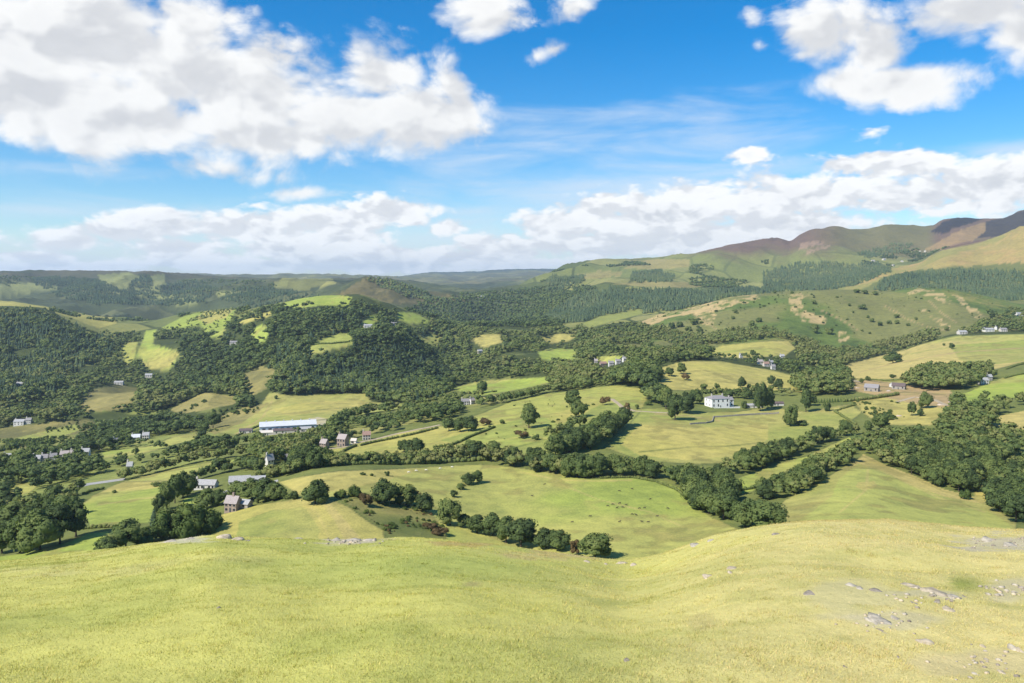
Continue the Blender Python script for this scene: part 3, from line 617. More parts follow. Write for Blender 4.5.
# ------------------------------------------------------------------ trees: meshes
def rawmesh(name, V, faces_list, tint=None, smooth=False, mats=(), mat_idx=None, normals=None):
    """V (n,3); faces_list: list of integer arrays (m,k)"""
    me = bpy.data.meshes.new(name)
    me.vertices.add(len(V)); me.vertices.foreach_set('co', np.asarray(V, np.float32).ravel())
    li = np.concatenate([f.ravel() for f in faces_list]).astype(np.int32)
    ln_ = np.concatenate([np.full(len(f), f.shape[1]) for f in faces_list])
    st = np.concatenate([[0], np.cumsum(ln_)[:-1]]).astype(np.int32)
    me.loops.add(len(li)); me.loops.foreach_set('vertex_index', li)
    me.polygons.add(len(st)); me.polygons.foreach_set('loop_start', st)
    if smooth: me.polygons.foreach_set('use_smooth', np.ones(len(st), bool))
    for m in mats: me.materials.append(m)
    if mat_idx is not None: me.polygons.foreach_set('material_index', np.asarray(mat_idx, np.int32))
    if tint is not None:
        a = me.attributes.new('tint', 'FLOAT', 'POINT'); a.data.foreach_set('value', np.asarray(tint, np.float32))
    me.update(calc_edges=True)
    if normals is not None:      # rounded shading of the leaf sprays
        a = me.attributes.new('custom_normal', 'FLOAT_VECTOR', 'POINT'); a.data.foreach_set('vector', np.asarray(normals, np.float32).ravel())
    return me

def ico(sub):
    bm = bmesh.new(); bmesh.ops.create_icosphere(bm, subdivisions=sub, radius=1)
    V = np.array([v.co[:] for v in bm.verts]); Fc = np.array([[v.index for v in f.verts] for f in bm.faces]); bm.free()
    return V, Fc
ICO1, ICO2 = ico(1), ico(2)

class Shape:
    def __init__(s): s.V = []; s.T = []; s.N = []; s.F3 = []; s.F4 = []; s.n = 0
    def add(s, V, Fc, tint, N=None):
        V = np.asarray(V, float); (s.F3 if Fc.shape[1] == 3 else s.F4).append(Fc + s.n)
        s.V.append(V); s.T.append(np.broadcast_to(tint, (len(V),))); s.n += len(V)
        s.N.append(np.zeros((len(V), 3)) if N is None else N/np.maximum(np.linalg.norm(N, axis=1)[:, None], 1e-6))
    def done(s):
        V = np.concatenate(s.V); T = np.concatenate(s.T)
        F3 = np.concatenate(s.F3) if s.F3 else np.zeros((0, 3), int); F4 = np.concatenate(s.F4) if s.F4 else np.zeros((0, 4), int)
        return V, T, F3, F4, np.concatenate(s.N)

def leaves(sh, C, Nrm, size, g, tint, jit=.6):
    """leaf sprays: quads at C facing roughly Nrm"""
    n = len(C)
    N = Nrm + g.normal(0, jit, (n, 3)); N /= np.linalg.norm(N, axis=1)[:, None]
    A = g.normal(0, 1, (n, 3)); A -= (A*N).sum(1)[:, None]*N; A /= np.linalg.norm(A, axis=1)[:, None]
    B = np.cross(N, A); s = size * g.uniform(.6, 1.25, (n, 1)); s2 = s * g.uniform(.5, .9, (n, 1))
    V = np.stack([C - A*s, C - B*s2*.8 + N*s*.15, C + A*s, C + B*s2], 1).reshape(-1, 3)
    N = np.where((N*Nrm).sum(1)[:, None] < 0, -N, N)
    sh.add(V, np.arange(4*n).reshape(-1, 4), np.repeat(tint, 4), np.repeat(Nrm*.62 + N*.38, 4, axis=0))

def broad_crown(seed, nclump=20, nleaf=70, core=1, size=.05, width=.9, low=.16, tall=1.0, droop=0, lean=0):
    """unit height crown; lumpy with gaps, its skin made of leaf sprays"""
    g = np.random.default_rng(seed); sh = Shape()
    rz = (tall - low)/2; cz = low + rz; rx = width/2
    for i in range(nclump):
        while True:
            d = g.normal(0, 1, 3); d /= np.linalg.norm(d)
            if d[2] > -.75: break
        k = g.uniform(.45, .78)
        c = np.array([d[0]*rx*k, d[1]*rx*k, cz + d[2]*rz*k*(1 if d[2] > 0 else .85)])
        c[0] += lean*(c[2]-low)
        r = g.uniform(.26, .42)*rx*(1.25 if i < nclump*.3 else .9)
        ct = g.normal(0, .12)
        if core:
            V, Fc = ICO1 if core == 1 else ICO2
            Vd = V * (1 + g.normal(0, .13, (len(V), 1))) * r * np.array([1, 1, .85]) * .86 + c
            sh.add(Vd, Fc, ct - .05, V + np.array([0, 0, .1]))
        if nleaf:
            L = g.normal(0, 1, (nleaf, 3)); L /= np.linalg.norm(L, axis=1)[:, None]; L[:, 2] = np.where(L[:, 2] < -.3, -L[:, 2], L[:, 2])
            P_ = c + L * r * g.uniform(.82, 1.18, (nleaf, 1)) * np.array([1, 1, .88])
            cen = np.array([lean*.4, 0, cz - rz*.25]); Lo = (P_ - cen)/np.array([rx, rx, rz]); Lo /= np.linalg.norm(Lo, axis=1)[:, None]
            leaves(sh, P_, L*.6 + Lo*.5, size, g, ct + g.normal(0, .10, nleaf), .45)
    return sh.done()

def conifer_crown(seed, tiers=9, per=16, width=.34, size=.06, low=.08, core=True):
    g = np.random.default_rng(seed); sh = Shape()
    if core:
        ns = 8; rings = 5; V = []
        for k in range(rings):
            t = k/(rings-1); r = width*.40*(1-t)**.8*(1 + .0*k)
            for j in range(ns):
                a = 2*math.pi*j/ns; rr = r*g.uniform(.75, 1.2)
                V.append((rr*math.cos(a), rr*math.sin(a), low + (1-low)*t*.97))
        Fc = [[k*ns+j, k*ns+(j+1) % ns, (k+1)*ns+(j+1) % ns, (k+1)*ns+j] for k in range(rings-1) for j in range(ns)]
        Vn = np.array(V); sh.add(Vn, np.array(Fc), -.12, Vn*np.array([1, 1, 0]) + np.array([0, 0, .05]))
    for k in range(tiers):
        t = (k + .3)/tiers; r = width/2*(1-t)**.85 + .012
        n = max(4, int(per*(1-t*.7)))
        a = g.uniform(0, 2*math.pi, n); rr = r*g.uniform(.55, 1.12, n)
        C = np.stack([rr*np.cos(a), rr*np.sin(a), low + (1-low)*t + g.normal(0, .02, n)], 1)
        Nn = np.stack([np.cos(a)*.7, np.sin(a)*.7, np.full(n, .6)], 1)
        leaves(sh, C, Nn, size*(1.1-.6*t), g, g.normal(0, .09, n), .35)
    return sh.done()

def foliage_material(name, ramp, trans=.24):
    m = bpy.data.materials.new(name); m.use_nodes = True
    t = NT(m.node_tree); b = m.node_tree.nodes['Principled BSDF']; o = m.node_tree.nodes['Material Output']
    b.inputs['Roughness'].default_value = .8; b.inputs['Specular IOR Level'].default_value = .15
    a = t.n('ShaderNodeAttribute', attribute_name='tint').outputs['Fac']
    oi = t.n('ShaderNodeObjectInfo').outputs['Random']
    pos = t.n('ShaderNodeNewGeometry').outputs['Position']
    k = t.m('ADD', a, t.m('MULTIPLY_ADD', oi, .55, .03))
    k = t.m('ADD', k, t.m('MULTIPLY', t.m('SUBTRACT', t.noise(pos, .35, 2, .5), .5), .35))
    rp = t.n('ShaderNodeValToRGB'); t.put(rp.inputs[0], k)
    while len(rp.color_ramp.elements) < len(ramp): rp.color_ramp.elements.new(.5)
    for e, (p, c) in zip(rp.color_ramp.elements, ramp): e.position = p; e.color = (*c, 1)
    t.put(b.inputs['Base Color'], rp.outputs[0])
    tr = t.n('ShaderNodeBsdfTranslucent'); t.put(tr.inputs['Color'], t.vm('MULTIPLY', rp.outputs[0], (1.2, 1.3, .7)))
    mx = t.n('ShaderNodeMixShader'); mx.inputs[0].default_value = trans
    t.put(mx.inputs[1], b.outputs[0]); t.put(mx.inputs[2], tr.outputs[0]); t.put(o.inputs['Surface'], mx.outputs[0])
    return m
def plain(name, col, rough=.9, var=.25, scale=3.0, spec=.2, bump=0):
    m = bpy.data.materials.new(name); m.use_nodes = True
    t = NT(m.node_tree); b = m.node_tree.nodes['Principled BSDF']
    b.inputs['Roughness'].default_value = rough; b.inputs['Specular IOR Level'].default_value = spec
    pos = t.n('ShaderNodeNewGeometry').outputs['Position']
    n = t.noise(pos, scale, 5, .6)
    c = np.array(col)
    t.put(b.inputs['Base Color'], t.mix(t.mr(n, .3, .7), tuple(c*(1-var)), tuple(np.minimum(c*(1+var), .9))))
    if bump:
        bp = t.n('ShaderNodeBump'); bp.inputs['Strength'].default_value = .8; bp.inputs['Distance'].default_value = bump
        t.put(bp.inputs['Height'], n); t.put(b.inputs['Normal'], bp.outputs[0])
    return m
M_LEAF = foliage_material('broad_leaves', [(0, (.050, .075, .028)), (.25, (.092, .130, .040)), (.5, (.132, .168, .048)), (.75, (.165, .195, .058)), (1, (.20, .205, .07))])
M_NEED = foliage_material('conifer_needles', [(0, (.030, .052, .030)), (.4, (.060, .095, .045)), (.75, (.095, .13, .055)), (1, (.13, .15, .065))], .08)
M_GORSE = foliage_material('bramble_and_gorse', [(0, (.05, .08, .022)), (.4, (.095, .135, .033)), (.75, (.15, .18, .042)), (1, (.19, .18, .065))])
M_BRACKEN = foliage_material('bracken_fronds', [(0, (.04, .065, .02)), (.5, (.075, .115, .03)), (.8, (.12, .14, .04)), (1, (.2, .12, .05))])
M_RUST = foliage_material('russet_leaves', [(0, (.09, .065, .03)), (.5, (.16, .11, .045)), (1, (.23, .15, .06))])
M_BARK = plain('bark', (.075, .06, .045), .95, .35, 6, .1)

def shape_mesh(name, sh, mat):
    V, T, F3, F4, N = sh
    return rawmesh(name, V, [f for f in (F3, F4) if len(f)], T, True, [mat], None, N)
def trunk_mesh(seed, h=.45, r=.028):
    g = random.Random(seed); sh = Shape()
    def limb(p0, p1, r0, r1, ns=7, nk=4):
        p0, p1 = Vector(p0), Vector(p1); ax = (p1-p0).normalized(); u = ax.orthogonal().normalized(); v = ax.cross(u); V = []
        for k in range(nk):
            t = k/(nk-1); c = p0.lerp(p1, t) + u*(g.uniform(-1, 1)*.006 if 0 < k < nk-1 else 0); rr = r0 + (r1-r0)*t
            if k == 0: rr *= 1.35 if p0.z < .01 else 1
            for j in range(ns):
                a = 2*math.pi*j/ns; V.append((c + (u*math.cos(a) + v*math.sin(a))*rr)[:])
        Fc = [[k*ns+j, k*ns+(j+1) % ns, (k+1)*ns+(j+1) % ns, (k+1)*ns+j] for k in range(nk-1) for j in range(ns)]
        sh.add(np.array(V), np.array(Fc), 0)
    limb((0, 0, -.05), (0, 0, h), r, r*.55)
    for i in range(5):
        a = g.uniform(0, 6.28); z0 = g.uniform(.2, .42); l = g.uniform(.16, .28)
        limb((0, 0, z0), (math.cos(a)*l, math.sin(a)*l, z0 + g.uniform(.14, .26)), r*.5, r*.14, 5, 3)
    V, T, F3, F4, N = sh.done()
    return rawmesh('trunk', V, [F4], None, True, [M_BARK])
TRUNKS = [trunk_mesh(s) for s in (1, 2, 3)]
CTRUNK = trunk_mesh(9, .5, .016)
# individual trees: six broad crowns, two tall, three conifers, bushes
BROAD = [shape_mesh('crown', broad_crown(100+i, 24, 85, 1, .042, w, low, 1.0, lean=le), M_LEAF) for i, (w, low, le) in enumerate([(.95, -.1, 0), (.85, -.08, .06), (1.05, -.12, -.05), (.9, -.04, .03), (1.1, -.12, 0), (.78, -.08, -.04)])]
BUSHM = [shape_mesh('crown', broad_crown(200+i, 15, 70, 1, .06, w, -.12, 1.0), M_LEAF) for i, w in enumerate([1.3, 1.5, 1.15])]
GORSEM = [shape_mesh('crown', broad_crown(220+i, 16, 70, 1, .06, w, -.15, 1.0), M_GORSE) for i, w in enumerate([1.5, 1.8])]
RUSTM = [shape_mesh('crown', broad_crown(240+i, 15, 70, 1, .055, w, -.05, 1.0), M_RUST) for i, w in enumerate([1.0, 1.3])]
CONE = [shape_mesh('crown', conifer_crown(300+i, 11, 20, w, .055), M_NEED) for i, w in enumerate([.36, .42, .32])]
# lighter shapes for the masses of trees in the woods
MASS_B = [broad_crown(400+i, 10, 14, 1, .085, w, .05, 1.0) for i, w in enumerate([.95, .85, 1.05, .8, 1.1])]
MASS_B2 = [broad_crown(430+i, 4, 12, 1, .12, w, .05, 1.0) for i, w in enumerate([1.1, 1.0, 1.25, .95])]
MASS_B3 = [broad_crown(460+i, 2, 3, 1, .16, w, -.1, 1.0) for i, w in enumerate([1.5, 1.8])]
MASS_C = [conifer_crown(500+i, 7, 8, w, .085) for i, w in enumerate([.46, .5, .42])]
MASS_C2 = [conifer_crown(520+i, 3, 5, w, .12) for i, w in enumerate([.46, .42])]

def mass_mesh(name, shapes, items, mat):
    """items: (x, y, z, height, width factor, tint); one mesh of many trees"""
    Vs, Ts, F3s, F4s, Ns = [], [], [], [], []; off = 0
    g = np.random.default_rng(len(items))
    idx = g.integers(0, len(shapes), len(items)); I = np.array(items, float)
    for k, (V, T, F3, F4, N) in enumerate(shapes):
        it = I[idx == k]; n = len(it)
        if not n: continue
        a = g.uniform(0, 2*math.pi, n); c, s = np.cos(a)[:, None], np.sin(a)[:, None]
        hw = (it[:, 3]*it[:, 4])[:, None]
        W = np.empty((n, len(V), 3))
        W[..., 0] = (V[:, 0]*c - V[:, 1]*s)*hw + it[:, :1]; W[..., 1] = (V[:, 0]*s + V[:, 1]*c)*hw + it[:, 1:2]
        W[..., 2] = V[:, 2]*it[:, 3:4] + it[:, 2:3]
        Wn = np.empty_like(W); Wn[..., 0] = N[:, 0]*c - N[:, 1]*s; Wn[..., 1] = N[:, 0]*s + N[:, 1]*c; Wn[..., 2] = N[:, 2]; Ns.append(Wn.reshape(-1, 3))
        Vs.append(W.reshape(-1, 3)); Ts.append((T[None] + it[:, 5:6]).ravel())
        o = (np.arange(n)*len(V))[:, None, None] + off
        if len(F3): F3s.append((F3[None] + o).reshape(-1, 3))
        if len(F4): F4s.append((F4[None] + o).reshape(-1, 4))
        off += n*len(V)
    fl = ([np.concatenate(F3s)] if F3s else []) + ([np.concatenate(F4s)] if F4s else [])
    return rawmesh(name, np.concatenate(Vs), fl, np.concatenate(Ts), True, [mat], None, np.concatenate(Ns))

def link(name, data, parent=None, loc=None, rz=0, scale=None):
    o = bpy.data.objects.new(name, data); COL.objects.link(o)
    if parent is not None: o.parent = parent
    if loc is not None: o.location = loc
    if rz: o.rotation_euler = (0, 0, rz)
    if scale is not None: o.scale = scale
    return o
def tag(o, label, cat, group=None):
    o['label'] = label; o['category'] = cat
    if group: o['group'] = group
    return o
def stuff(o, label):
    o['kind'] = 'stuff'; o['label'] = label
    return o
# ------------------------------------------------------------------ buildings
def wallmat(name, col, var=.08): return plain(name, col, .9, var, 1.2, .2)
M_BRIGHT = wallmat('fresh_white_paint', (.80, .78, .73)); M_WHITE = wallmat('white_render', (.60, .575, .52)); M_CREAM = wallmat('pale_render', (.55, .50, .43)); M_STONE = wallmat('grey_stone', (.30, .27, .23), .25)
M_BRICK = wallmat('brick', (.30, .235, .19), .18); M_SLATE = plain('slate_roof', (.24, .225, .225), .8, .2, 2.5, .2); M_PINKROOF = plain('weathered_tile_roof', (.33, .285, .265), .8, .15, 2, .2)
M_GREYROOF = plain('grey_roof', (.33, .325, .32), .8, .15, 1.5, .2); M_REDROOF = plain('red_tile_roof', (.30, .19, .15), .8, .2, 2, .2)
M_METAL = plain('white_sheet_roof', (.52, .53, .54), .6, .06, .3, .4); M_BLUEWALL = plain('pale_blue_cladding', (.40, .46, .50), .5, .08, .4, .3)
M_DARKROOF = plain('dark_sheet_roof', (.12, .09, .085), .7, .2, 1, .2); M_RUBBLE = plain('rubble', (.42, .34, .27), .95, .35, 1.2, .1, .2)
def glassmat():
    m = bpy.data.materials.new('window_glass'); m.use_nodes = True; b = m.node_tree.nodes['Principled BSDF']
    b.inputs['Base Color'].default_value = (.03, .035, .045, 1); b.inputs['Roughness'].default_value = .12
    return m
M_GLASS = glassmat(); M_DOOR = plain('painted_door', (.06, .07, .08), .6, .1, 2)

def bm_obj(name, bm, mat, parent=None):
    bmesh.ops.recalc_face_normals(bm, faces=bm.faces[:])
    me = bpy.data.meshes.new(name); bm.to_mesh(me); bm.free(); me.materials.append(mat)
    return link(name, me, parent)
def box(bm, x0, x1, y0, y1, z0, z1):
    v = [bm.verts.new(p) for p in ((x0, y0, z0), (x1, y0, z0), (x1, y1, z0), (x0, y1, z0), (x0, y0, z1), (x1, y0, z1), (x1, y1, z1), (x0, y1, z1))]
    for f in ((0, 3, 2, 1), (4, 5, 6, 7), (0, 1, 5, 4), (1, 2, 6, 5), (2, 3, 7, 6), (3, 0, 4, 7)): bm.faces.new([v[i] for i in f])
def house_parts(root, w, d, e, p, wall, roof, floors=2, nwin=3, chim=(-.4,), door=True, hip=False, dark_win=True, x0=0, y0=0, side_win=0):
    """a house w wide, d deep, e to the eaves, p from eaves to ridge; the ridge runs along its width"""
    bm = bmesh.new()
    pts = [(-w/2, -d/2), (w/2, -d/2), (w/2, d/2), (-w/2, d/2)]
    lo = [bm.verts.new((x+x0, y+y0, -2.5)) for x, y in pts]; hi = [bm.verts.new((x+x0, y+y0, e)) for x, y in pts]
    for i in range(4): bm.faces.new((lo[i], lo[(i+1) % 4], hi[(i+1) % 4], hi[i]))
    if not hip:
        for s in (-1, 1):
            r = bm.verts.new((s*w/2 + x0, y0, e + p - .06)); a, b_ = (hi[0], hi[3]) if s < 0 else (hi[1], hi[2])
            bm.faces.new((a, b_, r))
    bm_obj('wall', bm, wall, root)
    bm = bmesh.new(); o = .35; t = .22; k = p/(d/2)
    if hip:
        rl = max(w/2 - d/2*.8, .4)
        a = [bm.verts.new((sx*(w/2+o)+x0, sy*(d/2+o)+y0, e - o*k*.6 + .02)) for sx, sy in ((-1, -1), (1, -1), (1, 1), (-1, 1))]
        r = [bm.verts.new((-rl+x0, y0, e+p)), bm.verts.new((rl+x0, y0, e+p))]
        bm.faces.new((a[0], a[1], r[1], r[0])); bm.faces.new((a[2], a[3], r[0], r[1])); bm.faces.new((a[1], a[2], r[1])); bm.faces.new((a[3], a[0], r[0])); bm.faces.new(a[::-1])
    else:
        for s in (-1, 1):
            q = [bm.verts.new((sx*(w/2+o)+x0, y0 + yy, zz)) for sx in (-1, 1) for yy, zz in ((0, e+p), (s*(d/2+o), e-o*k), (s*(d/2+o), e-o*k+t), (0, e+p+t))]
            for f in ((0, 1, 2, 3), (4, 5, 6, 7), (0, 1, 5, 4), (1, 2, 6, 5), (2, 3, 7, 6)): bm.faces.new([q[i] for i in f])
    ro = bm_obj('roof', bm, roof, root)
    for c in chim:
        bm = bmesh.new(); box(bm, c*w-.5+x0, c*w+.5+x0, -.4+y0, .4+y0, e+p-.9, e+p+1.3); box(bm, c*w-.58+x0, c*w+.58+x0, -.48+y0, .48+y0, e+p+1.3, e+p+1.5)
        for q in (-.25, .25): box(bm, c*w+q-.12+x0, c*w+q+.12+x0, -.12+y0, .12+y0, e+p+1.502, e+p+1.9)
        bm_obj('chimney', bm, wall if wall not in (M_WHITE, M_BRIGHT) else M_CREAM, ro)
    fh = e/floors
    for f in range(floors):
        for i in range(nwin):
            if door and f == 0 and i == nwin//2: continue
            cx = (i + .5 - nwin/2)*w/nwin + x0; ww = min(.65, w/nwin*.3); z0 = f*fh + fh*.32; z1 = f*fh + fh*.82
            bm = bmesh.new(); box(bm, cx-ww, cx+ww, -d/2-.03+y0, -d/2+.1+y0, z0, z1); wn = bm_obj('window', bm, M_GLASS, root)
            bm = bmesh.new(); box(bm, cx-ww-.12, cx+ww+.12, -d/2-.14+y0, -d/2-.005+y0, z0-.16, z0-.01); bm_obj('sill', bm, M_STONE, wn)
        for i in range(side_win):
            cy_ = (i + .5 - side_win/2)*d/side_win + y0
            bm = bmesh.new(); box(bm, -w/2-.03+x0, -w/2+.1+x0, cy_-.5, cy_+.5, f*fh+fh*.32, f*fh+fh*.82); bm_obj('window', bm, M_GLASS, root)
    if door:
        bm = bmesh.new(); box(bm, -.5+x0, .5+x0, -d/2-.04+y0, -d/2+.1+y0, .02, 2.1); bm_obj('door', bm, M_DOOR, root)
BLD = []    # (column, row of base, width px, height px, distance) for keeping trees from hiding them
def house(u, v, wpx, rot, label, wall=None, roof=None, d=.62, e=None, p=None, yr=(100, 26000), floors=2, nwin=3, hip=False, chim=(-.42,), name='house', cat='house', group=None, door=True, clear=1.0, side_win=0, parts=True):
    q = at(u, v, *yr); w = wpx*q.y/F; D_ = max(w*d, 5.0) if w > 8 else w*.75
    e = e or (5.2 if floors == 2 else 3.0); p = p or D_*.36
    root = link(name, None, None, q, R(rot)); root.empty_display_size = 2
    tag(root, label, cat, group)
    house_parts(root, w, D_, e, p, wall or M_WHITE, roof or M_SLATE, floors, nwin, chim, door, hip, side_win=side_win)
    BLD.append((u, v, wpx, (e+p)*F/q.y, q.y, clear, max(w, D_)*.6, q.x))
    return root, w, D_, q

# the white country house on its terrace
r_, w_, d_, q_ = house(717, 406.5, 20, 16, 'large white country house with two wings above a walled lawn', M_BRIGHT, M_SLATE, .7, 8.4, 2.6, (600, 900), 2, 4, True, (-.3, .3), 'country_house', 'house', door=True, side_win=2, clear=1.4)
house_parts(r_, 8.5, 7.0, 6.2, 2.4, M_BRIGHT, M_SLATE, 2, 2, (.1,), False, False, x0=w_*.66, y0=1.5)
bm = bmesh.new(); box(bm, -w_*.5, w_*.95, -d_/2-4.6, -d_/2-4.2, -2.5, .9); bm_obj('terrace_wall', bm, M_BRIGHT, r_)
q = at(753, 407.5, 600, 950); o = link('outbuilding', None, None, q, R(8)); tag(o, 'low white outbuilding with grey roof beside the country house', 'outbuilding')
house_parts(o, 16, 5, 2.4, 1.4, M_WHITE, M_GREYROOF, 1, 3, ())
BLD.append((753, 407.5, 20, 5, q.y, 1, 9, q.x))
q = at(777, 405.5, 600, 950); o = link('garden_shed', None, None, q, R(4)); tag(o, 'long dark roofed shed east of the country house under tall trees', 'shed')
house_parts(o, 12, 5, 2.4, 1.4, M_WHITE, M_DARKROOF, 1, 2, ()); BLD.append((777, 405.5, 12, 5, q.y, 1, 8, q.x))
# long industrial shed
q = at(288, 430, 700, 1000)
o = link('industrial_shed', None, None, q, R(17)); tag(o, 'long white roofed factory shed with pale blue walls at the foot of the meadow', 'factory')
L_ = 54*q.y/F; bm = bmesh.new(); box(bm, -L_/2, L_/2, -11, 11, -3, 6.2); bm_obj('wall', bm, M_BLUEWALL, o)
bm = bmesh.new()
for s in (-1, 1):
    qv = [bm.verts.new((sx*(L_/2+.4), yy, zz)) for sx in (-1, 1) for yy, zz in ((0, 9.4), (s*11.6, 6.25), (s*11.6, 6.6), (0, 9.8))]
    for f in ((0, 1, 2, 3), (4, 5, 6, 7), (0, 1, 5, 4), (1, 2, 6, 5), (2, 3, 7, 6)): bm.faces.new([qv[i] for i in f])
rf = bm_obj('roof', bm, M_METAL, o)
for i in range(6):
    bm = bmesh.new(); x = (i-2.5)*L_/6.5; box(bm, x-.6, x+.6, -.6, .6, 9.82, 10.7); bm_obj('roof_vent', bm, M_METAL, rf)
for i in range(9):
    bm = bmesh.new(); x = (i-4)*L_/9.4; box(bm, x-1.6, x+1.6, -11.05, -10.9, 3.0, 4.6); bm_obj('window', bm, M_GLASS, o)
for i in (-1, 1):
    bm = bmesh.new(); box(bm, i*L_*.18-2, i*L_*.18+2, -11.06, -10.9, 0, 2.9); bm_obj('door', bm, M_METAL, o)
BLD.append((288, 430, 56, 11, q.y, 1.2, 30, q.x))
for u, v, w, rot, rfm, lb in ((286, 433, 24, 14, M_DARKROOF, 'low dark brown roofed workshop in front of the long factory shed'), (304, 431.5, 14, 14, M_GREYROOF, 'small grey roofed workshop at the right end of the factory row'), (268, 435, 16, 12, M_CREAM, 'low pale flat workshop at the left end of the factory row'), (246, 433, 12, 10, M_DARKROOF, 'small brown roofed shed among trees left of the factory')):
    q = at(u, v, 600, 1000); o = link('workshop', None, None, q, R(rot)); tag(o, lb, 'workshop')
    house_parts(o, w*q.y/F, 9, 3.2, 1.6, M_CREAM, rfm, 1, 4, ()); BLD.append((u, v, w, 5, q.y, .8, w*q.y/F*.5, q.x))
# brick farmhouse on the spur
house(233, 511, 13, -14, 'brick farmhouse with pinkish grey tiled roof and end chimney above the dry spur field', M_BRICK, M_PINKROOF, .72, 4.6, 2.9, (350, 620), 2, 3, False, (.05,), 'farmhouse', clear=2.2)
q = at(246, 507.5, 350, 620); o = link('outbuilding', None, None, q, R(-20)); tag(o, 'small pale grey roofed outbuilding beside the brick farmhouse', 'outbuilding')
house_parts(o, 5, 4, 2.3, 1.6, M_STONE, M_GREYROOF, 1, 1, (), False); BLD.append((246, 507.5, 8, 7, q.y, 1.5, 5, q.x))
# others
house(206, 488.5, 22, -6, 'long white bungalow with a row of dormer windows on the lawn', M_WHITE, M_GREYROOF, .42, 3.0, 2.4, (450, 800), 1, 6, name='bungalow', cat='bungalow', clear=2.2)
house(240, 485, 20, 12, 'long grey roofed bungalow in trees behind the brick farmhouse', M_WHITE, M_GREYROOF, .5, 2.8, 2.6, (450, 800), 1, 5, name='bungalow', cat='bungalow', chim=(), clear=2)
house(258, 482.5, 14, 12, 'grey flat roofed shed beside the grey roofed bungalow', M_CREAM, M_GREYROOF, .5, 2.6, 1.4, (450, 800), 1, 3, chim=(), name='barn', cat='barn', clear=1.5)
house(343, 446, 9.5, -24, 'tall pink gabled brick house at the top corner of the hedged pasture', M_BRICK, M_PINKROOF, .8, 6.5, 3.4, (560, 1000), 2, 3, clear=2)
house(354, 443.5, 5.5, -10, 'small white annexe with pale roof next to the pink gabled house', M_WHITE, M_CREAM, .8, 2.8, 1.6, (560, 1000), 1, 2, name='outbuilding', cat='outbuilding', chim=(), clear=2)
house(324.5, 448.5, 7.5, -30, 'brick house with pinkish roof half hidden in trees left of the pasture corner', M_BRICK, M_PINKROOF, .8, 4.8, 3, (560, 1000), 2, 3, clear=2)
house(366.5, 439.5, 7.5, 14, 'red roofed house in trees right of the pink gabled house', M_CREAM, M_REDROOF, .8, 4.6, 2.8, (560, 1050), 2, 3, clear=1.5)
house(269.5, 466.5, 7, 50, 'white gabled house among dark trees above the near hedge', M_WHITE, M_GREYROOF, .8, 5, 3.4, (450, 900), 2, 2, clear=1.6)
house(286, 461, 5, 10, 'small white cottage gable in trees right of the white gabled house', M_WHITE, M_SLATE, .8, 3, 2, (450, 900), 1, 2, clear=1.2)
row = [(20, 424.5, 11, 4, 'white terrace house at the top of the rough bank'), (29, 423, 6, 4, 'white end house at the top of the rough bank'),
       (37, 463, 9, 6, 'pale greenish roofed house at the left end of the valley street'), (45, 462, 7, 6, 'pale terrace house second along the valley street'), (53.5, 461, 7, 20, 'bright white gabled house in the valley street'),
       (65, 458.5, 9, 10, 'pinkish roofed white house in the middle of the valley street'), (74, 457.5, 7, 10, 'pinkish roofed house right of the middle of the valley street'), (85.5, 456, 9, 8, 'pale grey house at the right end of the valley street'),
       (117, 445, 8, 40, 'white gabled house on the bank right of the valley street'), (136, 441, 9, 12, 'white roofed house above the valley trees'), (146, 439, 7, 12, 'grey roofed house right of the white roofed house above the valley trees'),
       (130, 471, 6, 4, 'green roofed shed in trees above the left meadow'), (8, 461, 9, 5, 'grey roofed house at the frame edge of the valley street'), (100, 449.5, 5, 15, 'small pale cottage between the valley street and the gabled house')]
for i, (u, v, w, rot, lb) in enumerate(row):
    house(u, v, w*.88, rot, lb, M_WHITE if i not in (6, 12) else M_CREAM, [M_GREYROOF, M_SLATE, M_GREYROOF, M_SLATE, M_SLATE, M_PINKROOF, M_PINKROOF, M_GREYROOF, M_SLATE, M_METAL, M_GREYROOF, M_GREYROOF, M_GREYROOF, M_SLATE][i], .62, 4.6, 2.8, (500, 1300), 2, 3, group='houses along the valley road', clear=.55)
